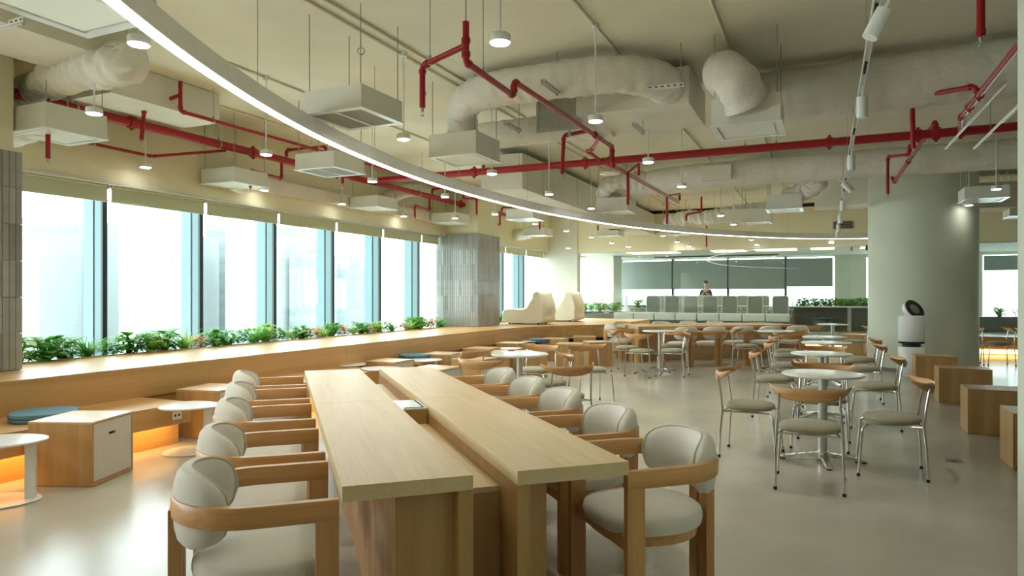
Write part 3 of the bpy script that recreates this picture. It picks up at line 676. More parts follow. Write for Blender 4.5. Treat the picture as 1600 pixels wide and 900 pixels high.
# cushions on the ledge
def cushion(px, y, ang, label):
    d = FPX*(CAMH-.40)/(y-HORY)
    t = thing('seat_cushion', label, 'cushion', G((px-800)/FPX*d, d, .402), YAW+ang, 'blue seat cushions on the oak ledge')
    def sh(sc_, z): return [(.24*math.copysign(abs(math.cos(a))**.8, math.cos(a))*sc_, .24*math.copysign(abs(math.sin(a))**.8, math.sin(a))*sc_, z) for a in [2*PI*k/28 for k in range(28)]]
    MB().rings([sh(.96, .001), sh(1, .015), sh(.99, .028)]).build('lower_pad', M['blue'], t); MB().rings([sh(.985, .029), sh(.985, .036)]).build('piping', M['navy'], t)
    MB().rings([sh(.99, .037), sh(1, .05), sh(.97, .066), sh(.8, .07)]).build('upper_pad', M['blue'], t)
cushion(70, 655, .4, 'blue seat cushion on the ledge behind the large-looking storage cube')
cushion(648, 560, .4, 'blue seat cushion on the ledge seen over the near long table')
cushion(845, 534, .4, 'light blue seat cushion beyond the round table, near the platform')
# floor socket
fs_ = W(1490, 720, 0)
t = thing('floor_socket', 'small grey metal floor socket plate right of the cafe chairs', 'floor socket', fs_, 0)
MB().box(-.06, .06, -.06, .06, 0, .004, .001).build('cover_plate', M['grey'], t); MB().box(-.02, .02, -.045, -.03, .0041, .006).build('finger_notch', M['dark'], t)
# ================================================================ LOUNGE SEATS on the platform
def lounge(loc, rz, label):
    t = thing('lounge_seat', label, 'lounge chair', loc, rz, 'puffy cream lounge seats on the platform')
    prof = [(-.60, .03), (-.66, .16), (-.64, .33), (-.40, .37), (-.12, .36), (.02, .42), (.12, .58), (.24, .71), (.36, .72), (.47, .50), (.47, .22), (.38, .03)]
    N = 13; rs = []
    n = len(prof)*4; P = []
    for i in range(len(prof)):
        p0, p1, p2, p3 = [prof[(i+j) % len(prof)] for j in (-1, 0, 1, 2)]
        for q in range(4):
            u = q/4; P.append(tuple(.5*((2*p1[c])+(-p0[c]+p2[c])*u+(2*p0[c]-5*p1[c]+4*p2[c]-p3[c])*u*u+(-p0[c]+3*p1[c]-3*p2[c]+p3[c])*u**3) for c in (0, 1)))
    cx, cz = -.1, .2
    for k in range(N):
        w = -1+2*k/(N-1); s = (1-abs(w)**7)*.10+.90; pf = .012*math.sin(k*2.4)
        rs.append([(cx+(x-cx)*(s+pf*math.sin(j*.9+k)), w*.40, max(.025, cz+(z-cz)*(s+pf*math.sin(j*1.3)))+ (.10*abs(w)**6 if z > .68 else 0)) for j, (x, z) in enumerate(P)])
    MB().rings(rs).build('quilted_body', M['canvas'], t)
    f = MB()
    for x in (-.5, .25):
        for y in (-.25, .25): f.cyl(.025, 0, .03, 10, Matrix.Translation((x, y, 0)))
    tag(f.build('feet', M['rubber'], t), kind='stuff')
l1, l2 = G(.50, 16.6, .695), G(1.40, 18.3, .695)
lounge(l1, YAW-.42, 'puffy cream lounge seat on the platform, nearer one in full profile')
lounge(l2, YAW-.42, 'puffy cream lounge seat on the platform against the white wall, half hidden one')
# ================================================================ AIR PURIFIER
pp = G((1424-800)/FPX*11.75, 11.75)
t = thing('air_purifier', 'white two-drum air purifier with tilted black-ringed fan head before the column', 'air purifier', pp, YAW)
MB().lathe([(.19, 0), (.205, .02), (.205, .50), (.195, .515)], 40).build('lower_drum', M['lacquer'], t)
MB().lathe([(.14, .515), (.14, .56), (.20, .575), (.20, .59), (.14, .60)], 40).build('intake_gap', M['dark'], t)
MB().lathe([(.19, .60), (.205, .615), (.20, 1.03), (.17, 1.05)], 40).build('upper_drum', M['lacquer'], t)
R = Matrix.Translation((.02, -.02, 1.14)) @ Matrix.Rotation(.35, 4, 'Z') @ Matrix.Rotation(1.0, 4, 'X')
MB().lathe([(.13, -.09), (.175, -.06), (.185, 0), (.18, .02)], 40, R).build('fan_head', M['lacquer'], t)
rg = [( .175, .021), (.178, .045), (.165, .052), (.10, .035), (.095, .021)]
h = MB().lathe(rg, 40, R).build('fan_ring', M['rubber'], t)
MB().lathe([(.095, .036), (.08, .042), (.04, .045)], 24, R).build('fan_hub', M['grey'], t)
MB().tube([(-.10, .0, 1.03), (-.14, 0, 1.07), (-.12, 0, 1.12)], .012, 8).build('neck_bracket', M['alu'], t)
# ================================================================ MEETING ROOM
ZR = .30
t = thing('bench_sofa', 'long pale modular bench behind the glass partition', 'bench', (-5.93, 20.4, ZR), 0)
for k in range(8):
    MB().box(k*.628+.008, k*.628+.62, 0, .55, .34, .56, .04).build('seat_module', M['pale'], t)
MB().box(0, 8*.628, .05, .5, 0, .335).build('plinth', M['grey'], t)
def task(loc, rz, label, g='pale task chairs round the meeting table'):
    global m0
    if m0: return dup(m0, loc, rz, label, g)
    t = m0 = thing('task_chair', label, 'chair', loc, rz, g)
    def rr(w, h, r, z0, n=6):
        P = []
        for cx, cz, a0 in ((w-r, h-r, 0), (-w+r, h-r, PI/2), (-w+r, r, PI), (w-r, r, 1.5*PI)):
            for q in range(n): a = a0+PI/2*q/(n-1); P.append((cx+r*math.cos(a), -.24-.03*math.cos((cx+r*math.cos(a))*3), z0+cz+r*math.sin(a)))
        return P
    o = rr(.215, .54, .07, .52); MB().tube(o+[o[0], o[1]], .014, 8, False).build('back_frame', M['pale'], t)
    i = rr(.205, .52, .065, .53); MB().rings([[(x, y-.003, z) for x, y, z in i], [(x, y+.003, z) for x, y, z in i]], smooth=False).build('back_mesh', M['mesh'], t)
    MB().box(-.24, .24, -.22, .25, .43, .49, .02).build('seat', M['mesh'], t)
    for s in (-1, 1): MB().tube([(s*.22, -.1, .46), (s*.28, -.08, .5), (s*.28, -.06, .66)], .012, 8).box(s*.28-.03, s*.28+.03, -.16, .10, .66, .68, .005).build('armrest', M['pale'], t)
    b = MB().tube([(0, 0, .07), (0, 0, .43)], .025, 10)
    for k in range(5): b.tube([(0, 0, .09), (.28*math.cos(k*1.257), .28*math.sin(k*1.257), .06)], .016, 6)
    b.build('star_base', M['alu'], t); c = MB()
    for k in range(5): c.tube([(.28*math.cos(k*1.257)-.015, .28*math.sin(k*1.257), .028), (.28*math.cos(k*1.257)+.015, .28*math.sin(k*1.257), .028)], .027, 10)
    tag(c.build('castors', M['rubber'], t), kind='stuff')
    return t
m0 = None
def zg(px, gy): t_ = (px-800)/FPX; d = gy/(t_*SS+CC); return Vector((d*(t_*CC-SS), gy, ZR))
for i, px in enumerate((1024, 1053, 1082, 1112, 1142, 1183, 1222)):
    task(zg(px, 21.6), .0 if i < 5 else -.1, 'pale mesh task chair seen from behind through the glass, %s from the left' % ['first','second','third','fourth','fifth','sixth','seventh'][i])
task(zg(991, 22.2), -1.1, 'pale mesh task chair turned sideways at the left end of the meeting table')
for i, px in enumerate((1036, 1066, 1096, 1126, 1160, 1190)): task(zg(px, 24.0), PI, 'task chair on the far side of the meeting table, %s from the left' % ['first','second','third','fourth','fifth','last'][i], 'task chairs on the window side of the meeting table')
t = thing('meeting_table', 'long pale meeting table behind the glass between the task chairs', 'table', (-3.9, 22.35, ZR), 0)
MB().box(0, 5.1, 0, 1.1, .72, .75, .005).build('tabletop', M['lacquer'], t); MB().box(.5, .6, .2, .9, 0, .72).build('leg', M['alu'], t); MB().box(4.5, 4.6, .2, .9, 0, .72).build('leg', M['alu'], t)
for i, (px, gy, z) in enumerate(((1283, 22.6, 0),)):
    t = thing('low_stool', 'round dark blue cushioned stool before the grey planter ledge', 'stool', zg(px, gy), 0)
    MB().lathe([(.26, .34), (.30, .36), (.30, .42), (.26, .44)], 28).build('cushion', M['navy'], t); MB().lathe([(.22, 0), (.22, .34)], 24).build('stool_base', M['grey'], t)
t = thing('side_cabinet', 'grey cabinet with two dark blue seat pads behind the glass at the left', 'cabinet', (-6.9, 20.6, ZR), 0)
MB().box(-.2, 1.5, 0, .6, 0, .52).build('cabinet_body', M['grey'], t); MB().box(-.15, .45, .05, .55, .521, .56, .015).build('seat_pad', M['navy'], t); MB().box(.75, 1.35, .05, .55, .521, .56, .015).build('seat_pad', M['navy'], t)
t = thing('door_pull', 'tall steel pull handle on the glass near the right end', 'handle', (1.06, GY-.0, 1.05), 0)
MB().tube([(0, 0.03, 0), (0, -.03, 0), (0, -.03, .62), (0, .03, .62)], .012, 8).build('bar', M['alu'], t)
t = thing('door_pull', 'tall steel pull handle on the glass near the white wall', 'handle', (-6.05, GY-.0, 1.05), 0)
MB().tube([(0, 0.03, 0), (0, -.03, 0), (0, -.03, .62), (0, .03, .62)], .012, 8).build('bar', M['alu'], t)
# person standing behind the meeting table
def person(loc, rz):
    t = thing('person', 'person with dark hair in a black shirt standing in the meeting room, hands raised together', 'person', loc, rz)
    def skin(name, joints, bones, mat, parent, root=0, sub=2):
        me = bpy.data.meshes.new(name); me.from_pydata([j[0] for j in joints], bones, []); o = bpy.data.objects.new(name, me); C.objects.link(o); o.parent = parent
        m = o.modifiers.new('skin', 'SKIN'); m.use_smooth_shade = True
        for i, j in enumerate(joints):
            r = j[1] if isinstance(j[1], tuple) else (j[1], j[1]); me.skin_vertices[0].data[i].radius = r
        me.skin_vertices[0].data[root].use_root = True
        s = o.modifiers.new('sub', 'SUBSURF'); s.levels = sub; s.render_levels = sub; me.materials.append(mat); return o
    J = [((0,0,.84), (.13,.095)), ((0,0,.98), (.115,.085)), ((0,0,1.14), (.135,.095)), ((0,0,1.25), (.12,.08)), ((0,0,1.33), (.05,.05)), ((0,.01,1.40), (.045,.045)),
         ((.15,0,1.235), .05), ((.20,.02,1.0), .038), ((.08,.20,1.13), .028), ((.04,.23,1.17), .022), ((-.15,0,1.235), .05), ((-.20,.02,1.0), .038), ((-.08,.20,1.13), .028), ((-.04,.23,1.17), .022),
         ((.08,0,.76), .085), ((.09,.01,.44), .055), ((.09,-.01,.09), .036), ((.09,.10,.04), .03), ((-.08,0,.76), .085), ((-.09,.01,.44), .055), ((-.09,-.01,.09), .036), ((-.09,.10,.04), .03)]
    B = [(0,1),(1,2),(2,3),(3,4),(4,5),(3,6),(6,7),(7,8),(8,9),(3,10),(10,11),(11,12),(12,13),(0,14),(14,15),(15,16),(16,17),(0,18),(18,19),(19,20),(20,21)]
    b = skin('body', J, B, M['skin'], t)
    Jt = [((0,0,.80), (.14,.105)), ((0,0,.98), (.125,.095)), ((0,0,1.14), (.145,.105)), ((0,0,1.25), (.13,.09)), ((0,0,1.31), (.055,.055)), ((.15,0,1.235), .06), ((.20,.02,1.0), .048), ((.15,.10,1.06), .042), ((-.15,0,1.235), .06), ((-.20,.02,1.0), .048), ((-.15,.10,1.06), .042)]
    skin('shirt', Jt, [(0,1),(1,2),(2,3),(3,4),(3,5),(5,6),(6,7),(3,8),(8,9),(9,10)], M['shirt'], t)
    skin('trousers', [((0,0,.84), (.145,.11)), ((.08,0,.76), .095), ((.09,.01,.44), .065), ((.09,-.01,.08), .05), ((-.08,0,.76), .095), ((-.09,.01,.44), .065), ((-.09,-.01,.08), .05)], [(0,1),(1,2),(2,3),(0,4),(4,5),(5,6)], M['trouser'], t)
    hd = MB().lathe([(.02, 1.385), (.05, 1.395), (.064, 1.43), (.072, 1.48), (.073, 1.52), (.06, 1.57), (.02, 1.59)], 20).build('head', M['skin'], t)
    MB().add([(-.012,.068,1.465),(.012,.068,1.465),(0,.092,1.462),(0,.07,1.50)], [(0,1,2),(0,2,3),(1,3,2),(0,3,1)], True).lathe([(.012,-.02),(.012,.02)], 8, Matrix.Translation((.073,0,1.48))).lathe([(.012,-.02),(.012,.02)], 8, Matrix.Translation((-.073,0,1.48))).build('nose_and_ears', M['skin'], hd)
    MB().box(-.034,-.016,.066,.072,1.493,1.500).box(.016,.034,.066,.072,1.493,1.500).box(-.02,.02,.062,.068,1.430,1.437).build('eyes_and_mouth', M['hair'], hd)
    MB().lathe([(.078, 1.50), (.083, 1.54), (.07, 1.59), (.03, 1.61)], 20, Matrix.Translation((0,-.006,0))).lathe([(.06, 1.42), (.078, 1.47), (.078, 1.52)], 20, Matrix.Translation((0,-.018,0))).build('hair', M['hair'], t)
    for s in (-1, 1):
        hp = Vector((s*.035, .235, 1.175))
        joints = [(tuple(hp), .022)]; bones = []
        for f in range(4):
            for q in range(3): joints.append(((hp.x-s*(.008+q*.010), hp.y+.015+.012*q, hp.z+.022+f*.014-.01+q*.006), .0085)); bones.append((0 if q == 0 else len(joints)-2, len(joints)-1))
        joints.append(((hp.x-s*.005, hp.y-.02, hp.z+.03), .009)); bones.append((0, len(joints)-1)); joints.append(((hp.x-s*.014, hp.y-.022, hp.z+.05), .008)); bones.append((len(joints)-2, len(joints)-1))
        skin('hand', joints, bones, M['skin'], t, 0, 1)
pz = zg(1103, 25.0); pz.z = ZR
person(pz, PI-YAW*.0)

t = thing('linear_pendant', 'slim black linear pendant bar above the meeting table', 'lamp', zg(1022, 22.9)+Vector((0,0,2.63-ZR)), 0)
MB().box(0, 3.9, -.03, .03, 0, .05, .004).build('lamp_bar', M['rubber'], t); MB().tube([(.4,0,.05),(.4,0,.165)], .004, 6).build('suspension_rod', M['steel'], t); MB().tube([(3.5,0,.05),(3.5,0,.165)], .004, 6).build('suspension_rod', M['steel'], t)
# ================================================================ RING LIGHT
RP = [(-1.29,-.17),(-2.1,.7),(-2.79,1.66),(-3.34,2.69),(-3.77,3.76),(-4.09,4.84),(-4.31,5.93),(-4.45,7.02),(-4.5,8.1),(-4.49,9.17),(-4.42,10.23),(-4.28,11.29),(-4.06,12.35),(-3.78,13.4),(-3.4,14.44),(-2.93,15.46),(-2.35,16.44),(-1.65,17.35),(-.83,18.18),(.1,18.8),(1.13,19.1),(2.25,19.3)]
def catmull(P, n=5):
    P = [Vector(p) for p in P]; Q = [P[0]*2-P[1]]+P+[P[-1]*2-P[-2]]; R = []
    for i in range(1, len(Q)-2):
        for k in range(n):
            u = k/n; R.append(.5*((2*Q[i])+(Q[i+1]-Q[i-1])*u+(2*Q[i-1]-5*Q[i]+4*Q[i+1]-Q[i+2])*u*u+(3*Q[i]-Q[i-1]-3*Q[i+1]+Q[i+2])*u**3))
    return R+[P[-1]]
rp = [tuple(p) for p in catmull(RP)]
t = thing('ring_light', 'huge curved suspended linear ring light sweeping across the ceiling', 'ceiling light', (0, 0, 0))
MB().sweep(rp, [(-.045, 2.80), (-.045, 2.93), (.045, 2.93), (.045, 2.80)], smooth=False).build('housing', M['ringm'], t)
MB().sweep(rp, [(-.030, 2.793), (-.030, 2.799), (.030, 2.799), (.030, 2.793)]).build('diffuser', M['ringl'], t)
for x, y in RP[2::2]: MB().tube([(x, y, 2.93), (x, y, ZC-.002)], .0025, 6).build('suspension_cable', M['steel'], t)
# ================================================================ PENDANT LAMPS
lampm = None
def pendant(gx, gy, label, z=2.95, group='white disc pendant lamps'):
    global lampm
    if lampm is None:
        t = lampm = thing('pendant_lamp', label, 'lamp', (gx, gy, z), 0, group)
        MB().lathe([(.058, .0), (.067, .002), (.067, .045), (.06, .052), (.012, .056)], 24).build('lamp_body', M['lacquer'], t)
        MB().cyl(.057, -.004, -.0005, 24).build('diffuser', M['lamp'], t)
        MB().cyl(.008, .05, ZC-z-.02, 8).build('stem', M['lacquer'], t); MB().cyl(.03, ZC-z-.045, ZC-z-.001, 12).build('ceiling_cup', M['lacquer'], t)
    else: t = dup(lampm, (gx, gy, z), 0, label, group)
    l = bpy.data.lights.new('pendant_light', 'SPOT'); l.energy = .8 if gx < -7 else 1.5 if (gx > 2 and gy > 13.5) else 24; l.color = (1, .95, .84); l.spot_size = 2.0; l.spot_blend = .8; l.shadow_soft_size = .05
    o = bpy.data.objects.new('pendant_light', l); C.objects.link(o); o.location = (gx, gy, z-.02)
    return t
rows = {'the row along the windows': [(-7.5,5.68),(-7.55,7.66),(-7.5,9.39),(-7.56,11.35),(-6.82,12.1)],
        'the second row from the windows': [(-5.67,3.81),(-5.61,5.72),(-5.63,7.69),(-5.47,9.38),(-5.78,11.81),(-5.77,13.79),(-5.72,15.64),(-5.75,17.68)],
        'the third row from the windows': [(-3.85,2.87),(-3.81,5.72),(-3.88,7.84),(-3.87,9.81),(-3.82,11.74),(-3.9,18.07)],
        'the fourth row from the windows': [(-1.81,3.77),(-1.86,5.84),(-1.88,7.91),(-1.87,9.9),(-1.86,13.85),(-1.84,15.74)],
        'the row by the round column': [(2.28,12.07),(2.26,14.04)]}
for rn, ps in rows.items():
    for i, (x, y) in enumerate(ps): pendant(x, y, 'white disc pendant lamp in %s, %s' % (rn, ORD[i]))
for i, (px, y) in enumerate(((813,373),(888,388),(956,380),(1058,378),(982,386),(1077,385),(1174,375),(1183,383),(1299,380))):
    t_ = (px-800)/FPX; gy = 19.0+.35*(i % 2) if i != 1 else 18.6; d = gy/(t_*SS+CC); p = D(px, y, d)
    pendant(p.x, p.y, 'small white disc lamp before the cream fascia, %s from the left' % ['first','second','fourth','sixth','fifth','seventh','eighth','ninth','last'][i], p.z, 'disc lamps before the cream fascia')
for o_ in [q for q in C.objects if q.name.startswith('stem') or q.name.startswith('ceiling_cup')]:
    r = o_.parent; dz = (ZC-r.location.z)-(ZC-2.95)
    if abs(dz) > .01:
        if o_.name.startswith('ceiling_cup'): o_.location.z = dz
        else: o_.scale.z = (ZC-r.location.z-.02)/(ZC-2.95-.02)
# track with spots
t = thing('track_rail', 'white suspended lighting track running toward the far wall', 'light track', (.26, 0, 3.02))
MB().box(-.018, .018, 1.6, 19.0, .012, .045).box(-.018, -.012, 1.6, 19.0, 0, .012).box(.012, .018, 1.6, 19.0, 0, .012).build('rail_body', M['lacquer'], t)
for y in [2.2+1.05*k for k in range(16)]: MB().box(-.008, .008, y, y+.28, .004, .0115).build('adapter', M['dark'], t)
for y in (3.4, 5.4, 7.6, 9.8, 12, 14.5): MB().tube([(0, y, .045), (0, y, ZC-3.02)], .003, 6).build('suspension_cable', M['steel'], t)
sp = None
for i, (y, tx, ty) in enumerate(((4.15, -.45, -.1), (5.95, 0, .05), (8.4, 0, .05), (10.3, .75, .2), (12.4, 0, .1), (14.6, .1, .1), (16.6, .1, .1), (18.2, 0, 0))):
    lab = 'white cylinder spotlight on the track, %s' % ORD[i]
    if sp is None:
        sp = thing('track_spotlight', lab, 'spotlight', (.26, y, 2.88), 0, 'cylinder spotlights on the track'); r = sp
        MB().lathe([(.034, -.10), (.04, -.10), (.04, .06), (.03, .065)], 20).build('lamp_head', M['lacquer'], sp); MB().cyl(.033, -.099, -.094, 20).build('lens', M['lamp'], sp)
        MB().box(-.008, .008, -.008, .008, .055, .142).build('swivel_arm', M['lacquer'], sp)
    else: r = dup(sp, (.26, y, 2.88), 0, lab)
    r.rotation_euler = (ty, -tx, 0)
    l = bpy.data.lights.new('spot_light', 'SPOT'); l.energy = 14; l.color = (1, .95, .85); l.spot_size = .9; l.spot_blend = .5; l.shadow_soft_size = .04
    o = bpy.data.objects.new('spot_light', l); C.objects.link(o); o.location = (.26, y, 2.76)
# conduits on the slab
for i, x in enumerate((-7.0, -5.63, -3.85, -3.70, -1.87, -.85, 2.27)):
    y0 = 0
    t = tag(MB().tube([(x, y0, ZC-.014), (x, 19.5, ZC-.014)], .013, 8).build('conduit', M['ceil']), 'cream painted conduit on the ceiling slab, %s from the windows' % ['first','second','third','fourth','fifth','sixth','last'][i], 'conduit', 'conduits on the ceiling')
# ================================================================ RED SPRINKLER PIPES
def red(name, label, runs, drops=(), couplings=(), group=None, hang=()):
    """runs: list of (points, radius); drops: sprinkler positions (x,y,z of the pipe end)"""
    t = thing(name, label, 'pipe', runs[0][0][0], 0, group); o = Vector(runs[0][0][0])
    for P, r in runs:
        P = [Vector(p)-o for p in P]
        # rounded elbows
        Q = [P[0]]
        for i in range(1, len(P)-1):
            a = (P[i-1]-P[i]); b = (P[i+1]-P[i]); e = min(r*1.6, a.length*.45, b.length*.45)
            p0 = P[i]+a.normalized()*e; p2 = P[i]+b.normalized()*e
            for k in range(5): u = k/4; Q.append(p0*(1-u)**2+P[i]*2*u*(1-u)+p2*u*u)
        Q.append(P[-1]); MB().tube(Q, r, 14).build('pipe_run', M['pipe'], t)
        for i in range(1, len(P)-1):
            for v in (P[i-1]-P[i], P[i+1]-P[i]):
                if v.length < r*4: continue
                v = v.normalized(); MB().tube([P[i]+v*r*1.4, P[i]+v*r*2.6], r*1.28, 12).build('elbow_collar', M['pipe'], t)
    for p, r, ax in couplings:
        p = Vector(p)-o; v = Vector(ax); m = MB().tube([p-v*r*.7, p+v*r*.7], r*1.3, 16); s = v.cross(Vector((0,0,1))) if abs(v.z) < .5 else Vector((1,0,0))
        m.box(-r*.3, r*.3, -r*.3, r*.3, -r*1.7, r*1.7, M=Matrix.Translation(p)).build('coupling', M['pipe'], t)
    for p in drops:
        p = Vector(p)-o; up = 0
        MB().cyl(.011, -.03, 0, 10, Matrix.Translation(p)).tube([p+Vector((-.012,0,-.03)), p+Vector((-.014,0,-.045)), p+Vector((0,0,-.06))], .002, 5).tube([p+Vector((.012,0,-.03)), p+Vector((.014,0,-.045)), p+Vector((0,0,-.06))], .002, 5).cyl(.016, -.064, -.06, 12, Matrix.Translation(p)).build('sprinkler_head', M['steel'], t)
    for p, r in hang:
        p = Vector(p)-o
        MB().tube([p+Vector((0,0,r)), (p.x, p.y, ZC-o.z)], .004, 6).tube([p+Vector((0, .0, r+.03)), p+Vector((0,0,r))], .012, 8).lathe([(r*1.08, -.012), (r*1.08, .012)], 16, Matrix.Translation(p) @ Matrix.Rotation(PI/2, 4, 'X')).build('hanger', M['steel'], t)
    return t
PZ = 3.40
red('main_pipe', 'thick red main pipe running along the window bulkhead', [([(-7.3,-3,PZ),(-7.3,16.4,PZ)], .052)],
    couplings=[((-7.3,y,PZ), .052, (0,1,0)) for y in (5.35,7.2,9.0,13.2,16.3)], hang=[((-7.3,y,PZ), .052) for y in (2.6,4.7,6.6,8.4,11.5,14.5)], group='red main pipes')
red('main_pipe', 'thick red main pipe crossing the room toward the right edge', [([(-7.3,9.86,PZ+.0),(8.95,9.86,PZ)], .055)],
    couplings=[((x,9.86,PZ), .055, (1,0,0)) for x in (-5.2,-3.3,-2.9,.05,1.05,1.5)], hang=[((x,9.86,PZ), .055) for x in (-6.2,-4.4,-1.0,-.6,2.8)], group='red main pipes')
q0, q1, q2, q3 = W(728,97,3.14), W(803,150,3.14), W(805,123,3.27), W(957,230,3.27); q4, q5 = W(959,258,3.04), W(1060,316,3.04)
q2 = Vector((q1.x, q1.y, 3.27)); q4 = Vector((q3.x, q3.y, 3.04))
lp, le = D(725,72,5.1), D(660,103,5.35)
red('branch_pipe', 'red branch pipe stepping down over the crossing main, nearest the middle of the ceiling', [([(q0.x,q0.y,3.44),(q0.x,q0.y,3.14),q1,q2,q3,q4,q5], .025),
    ([(q0.x,q0.y,lp.z),(le.x,le.y,le.z),(le.x,le.y,le.z-.33)], .023), ([W(921,204,3.27),D(881,212,7.9),D(878,272,7.9)], .022), ([W(936,216,3.27),D(925,233,8.7),D(918,236,9.6),(D(918,236,9.6).x,9.86,3.40)], .022)], drops=[(le.x,le.y,le.z-.33), D(878,272,7.9)],
    hang=[(D(672,97,5.3), .023), (D(755,117,5.4), .025), (D(890,210,7.85), .022)], couplings=[((q0.x,q0.y,3.30), .026, (0,0,1)), ((q0.x,q0.y,3.20), .026, (0,0,1)), (W(930,211,3.27), .028, (0,1,0))], group='red branch pipes')
MB_ = tag(MB().tube([(q0.x,q0.y,3.43),(q0.x,q0.y,ZC)], .005, 6).build('threaded_rod', M['steel']), 'thin steel rod holding the upright end of the middle red branch pipe', 'rod')
p2, p3 = W(981,270,3.04), W(1042,306,3.04)
for i, (q, yb) in enumerate(((p2, 320), (p3, 350))):
    d_ = -SS*q.x+CC*q.y; e_ = D([981,1042][i], yb, d_)
    k1, k2, k3 = D([998,1062][i], [274,313][i], d_+.6), D([998,1062][i], [256,303][i], d_+.6), q
    red('drop_pipe', 'red drop pipe with side tee on the far branch, '+['nearer one', 'farther one'][i], [([q, e_], .02), ([q, k2], .018), ([k2, k1], .018)], drops=[e_], group='red drop pipes')
red('branch_pipe', 'red branch pipe above the window side, rising to the slab near the left', [([(-6.5,5.35,ZC-.05),(-6.5,5.35,3.44),(-6.47,11.8,3.44),(-6.47,13.6,3.44)], .022), ([(-6.5,5.35,3.62),(-6.95,5.25,3.50),(-7.0,5.25,3.15)], .022)], drops=[(-7.0,5.25,3.15)], hang=[((-6.5,5.8,3.44), .022), ((-6.48,7.6,3.44), .022)], couplings=[((-6.48,9.9,3.44), .03, (0,1,0))], group='red branch pipes')
a, b = W(152,218,3.05), W(300,247,3.05); c = W(400,236,3.2)
red('thin_pipe', 'thin red pipe low along the cream bulkhead at the left', [([(-7.6,2.0,3.13),(-7.6,a.y,3.13),(-7.62,b.y,3.13),(-7.35,b.y+.9,3.35)], .018)], hang=[((-7.6,5.1,3.13), .018)], group='red branch pipes')
q = D(75, 225, 6.6); red('drop_pipe', 'red drop pipe under the ceiling cassette at the far left', [([(q.x,q.y,3.3),(q.x,q.y,q.z-.14)], .022)], drops=[(q.x,q.y,q.z-.14)], group='red drop pipes')
# square loops by the windows
for i, (y, lb) in enumerate(((7.75, 'first'), (11.9, 'second'), (15.2, 'third'))):
    x = -7.3
    red('offset_pipe', 'red pipe offset with square bends by the window main, %s from the camera' % lb, [([(x,y,3.35),(x,y,3.12),(x+.1,y-.7,3.12),(x+.1,y-.7,2.88)], .02), ([(x,y+.1,3.46),(x,y+.1,3.56),(x+.7,y+.15,3.56),(x+.7,y+.15,3.32),(x+1.0,y+.15,3.32),(x+1.0,y+.15,3.0)], .022)], drops=[(x+.1,y-.7,2.88),(x+1.0,y+.15,3.0)], group='red offset pipes')
red('branch_pipe', 'red branch pipe beyond the crossing main behind the ring light', [([(-5.05,9.9,3.46),(-5.05,9.9,3.62),(-5.1,12.0,3.62),(-5.1,17.0,3.60)], .022), ([(-5.1,16.2,3.6),(-5.1,16.2,3.0)], .02)], drops=[(-5.1,16.2,3.0)], group='red branch pipes')
q = D(1104,400,18.8); red('drop_pipe', 'red drop pipe before the fascia above the person', [([(q.x,q.y,3.3),(q.x,q.y,2.72)], .02)], drops=[(q.x,q.y,2.72)], group='red drop pipes')
q = D(1096,330,16); red('drop_pipe', 'small red pipe with side tee over the flexible duct at the back', [([(q.x,q.y,3.7),(q.x,q.y,3.35),(q.x-.35,q.y,3.3),(q.x-.35,q.y,3.15)], .022)], group='red drop pipes')
# right side
q = W(1532,58,3.02); q = D(1532.5, 58, 4.3)
red('drop_pipe', 'thick red drop pipe hanging from the slab at the top right corner', [([(q.x,q.y,ZC-.01),(q.x,q.y,q.z)], .024)], drops=[(q.x,q.y,q.z)], couplings=[((q.x,q.y,q.z+.03), .022, (0,0,1))], group='red drop pipes')
r1, r2, r3 = W(1502,183,3.17), W(1530,150,3.17), W(1600,60,3.17)
ra, rb, rc = D(1523,135,r2.y*CC-r2.x*SS), D(1425,152,6.7), D(1427,232,6.7)
red('branch_pipe', 'red branch pipe running up toward the top right corner over the crossing main', [([(1.5,9.86,PZ),r1,r3], .026), ([r2,ra,rb,rc], .023)], drops=[rc], couplings=[(r2, .028, (0,1,0)), (tuple(W(1515,168,3.17)), .028, (0,1,0))], hang=[(D(1455,147,6.65), .023)], group='red branch pipes')
s1, s2 = D(1462,190,8.46), D(1397,285,10.9); m1 = s1.lerp(s2, .45); m2 = D(1387,245,9.9); m3 = D(1387,303,9.9)
red('branch_pipe', 'red branch pipe beyond the crossing main before the round column', [([(s1.x,9.86,PZ),s1,s2,D(1393,276,10.9)], .026), ([m1,D(1421,226,9.4),D(1421,241,9.4),m2,m3], .022)], drops=[m3], couplings=[(tuple(s1.lerp(s2, .6)), .028, (0,1,0)), ((s1.x,9.86,PZ), .06, (1,0,0))], group='red branch pipes')
q = D(1365,338,13.2); red('drop_pipe', 'small red drop pipe before the left side of the round column', [([(q.x+.35,q.y,3.36),(q.x,q.y,3.25),(q.x,q.y,q.z)], .02)], group='red drop pipes')
q = D(1350,360,18.5); red('drop_pipe', 'red drop pipe left of the column near the small grille', [([(q.x,q.y,3.5),(q.x,q.y,2.7)], .025), ([(q.x,q.y,3.0),(q.x-.3,q.y,2.98),(q.x-.3,q.y,2.6)], .02)], group='red drop pipes')
q = D(1562,380,19); red('drop_pipe', 'red drop pipe seen right of the round column', [([(q.x,q.y,3.3),(q.x,q.y,q.z)], .025)], drops=[(q.x,q.y,q.z)], group='red drop pipes')
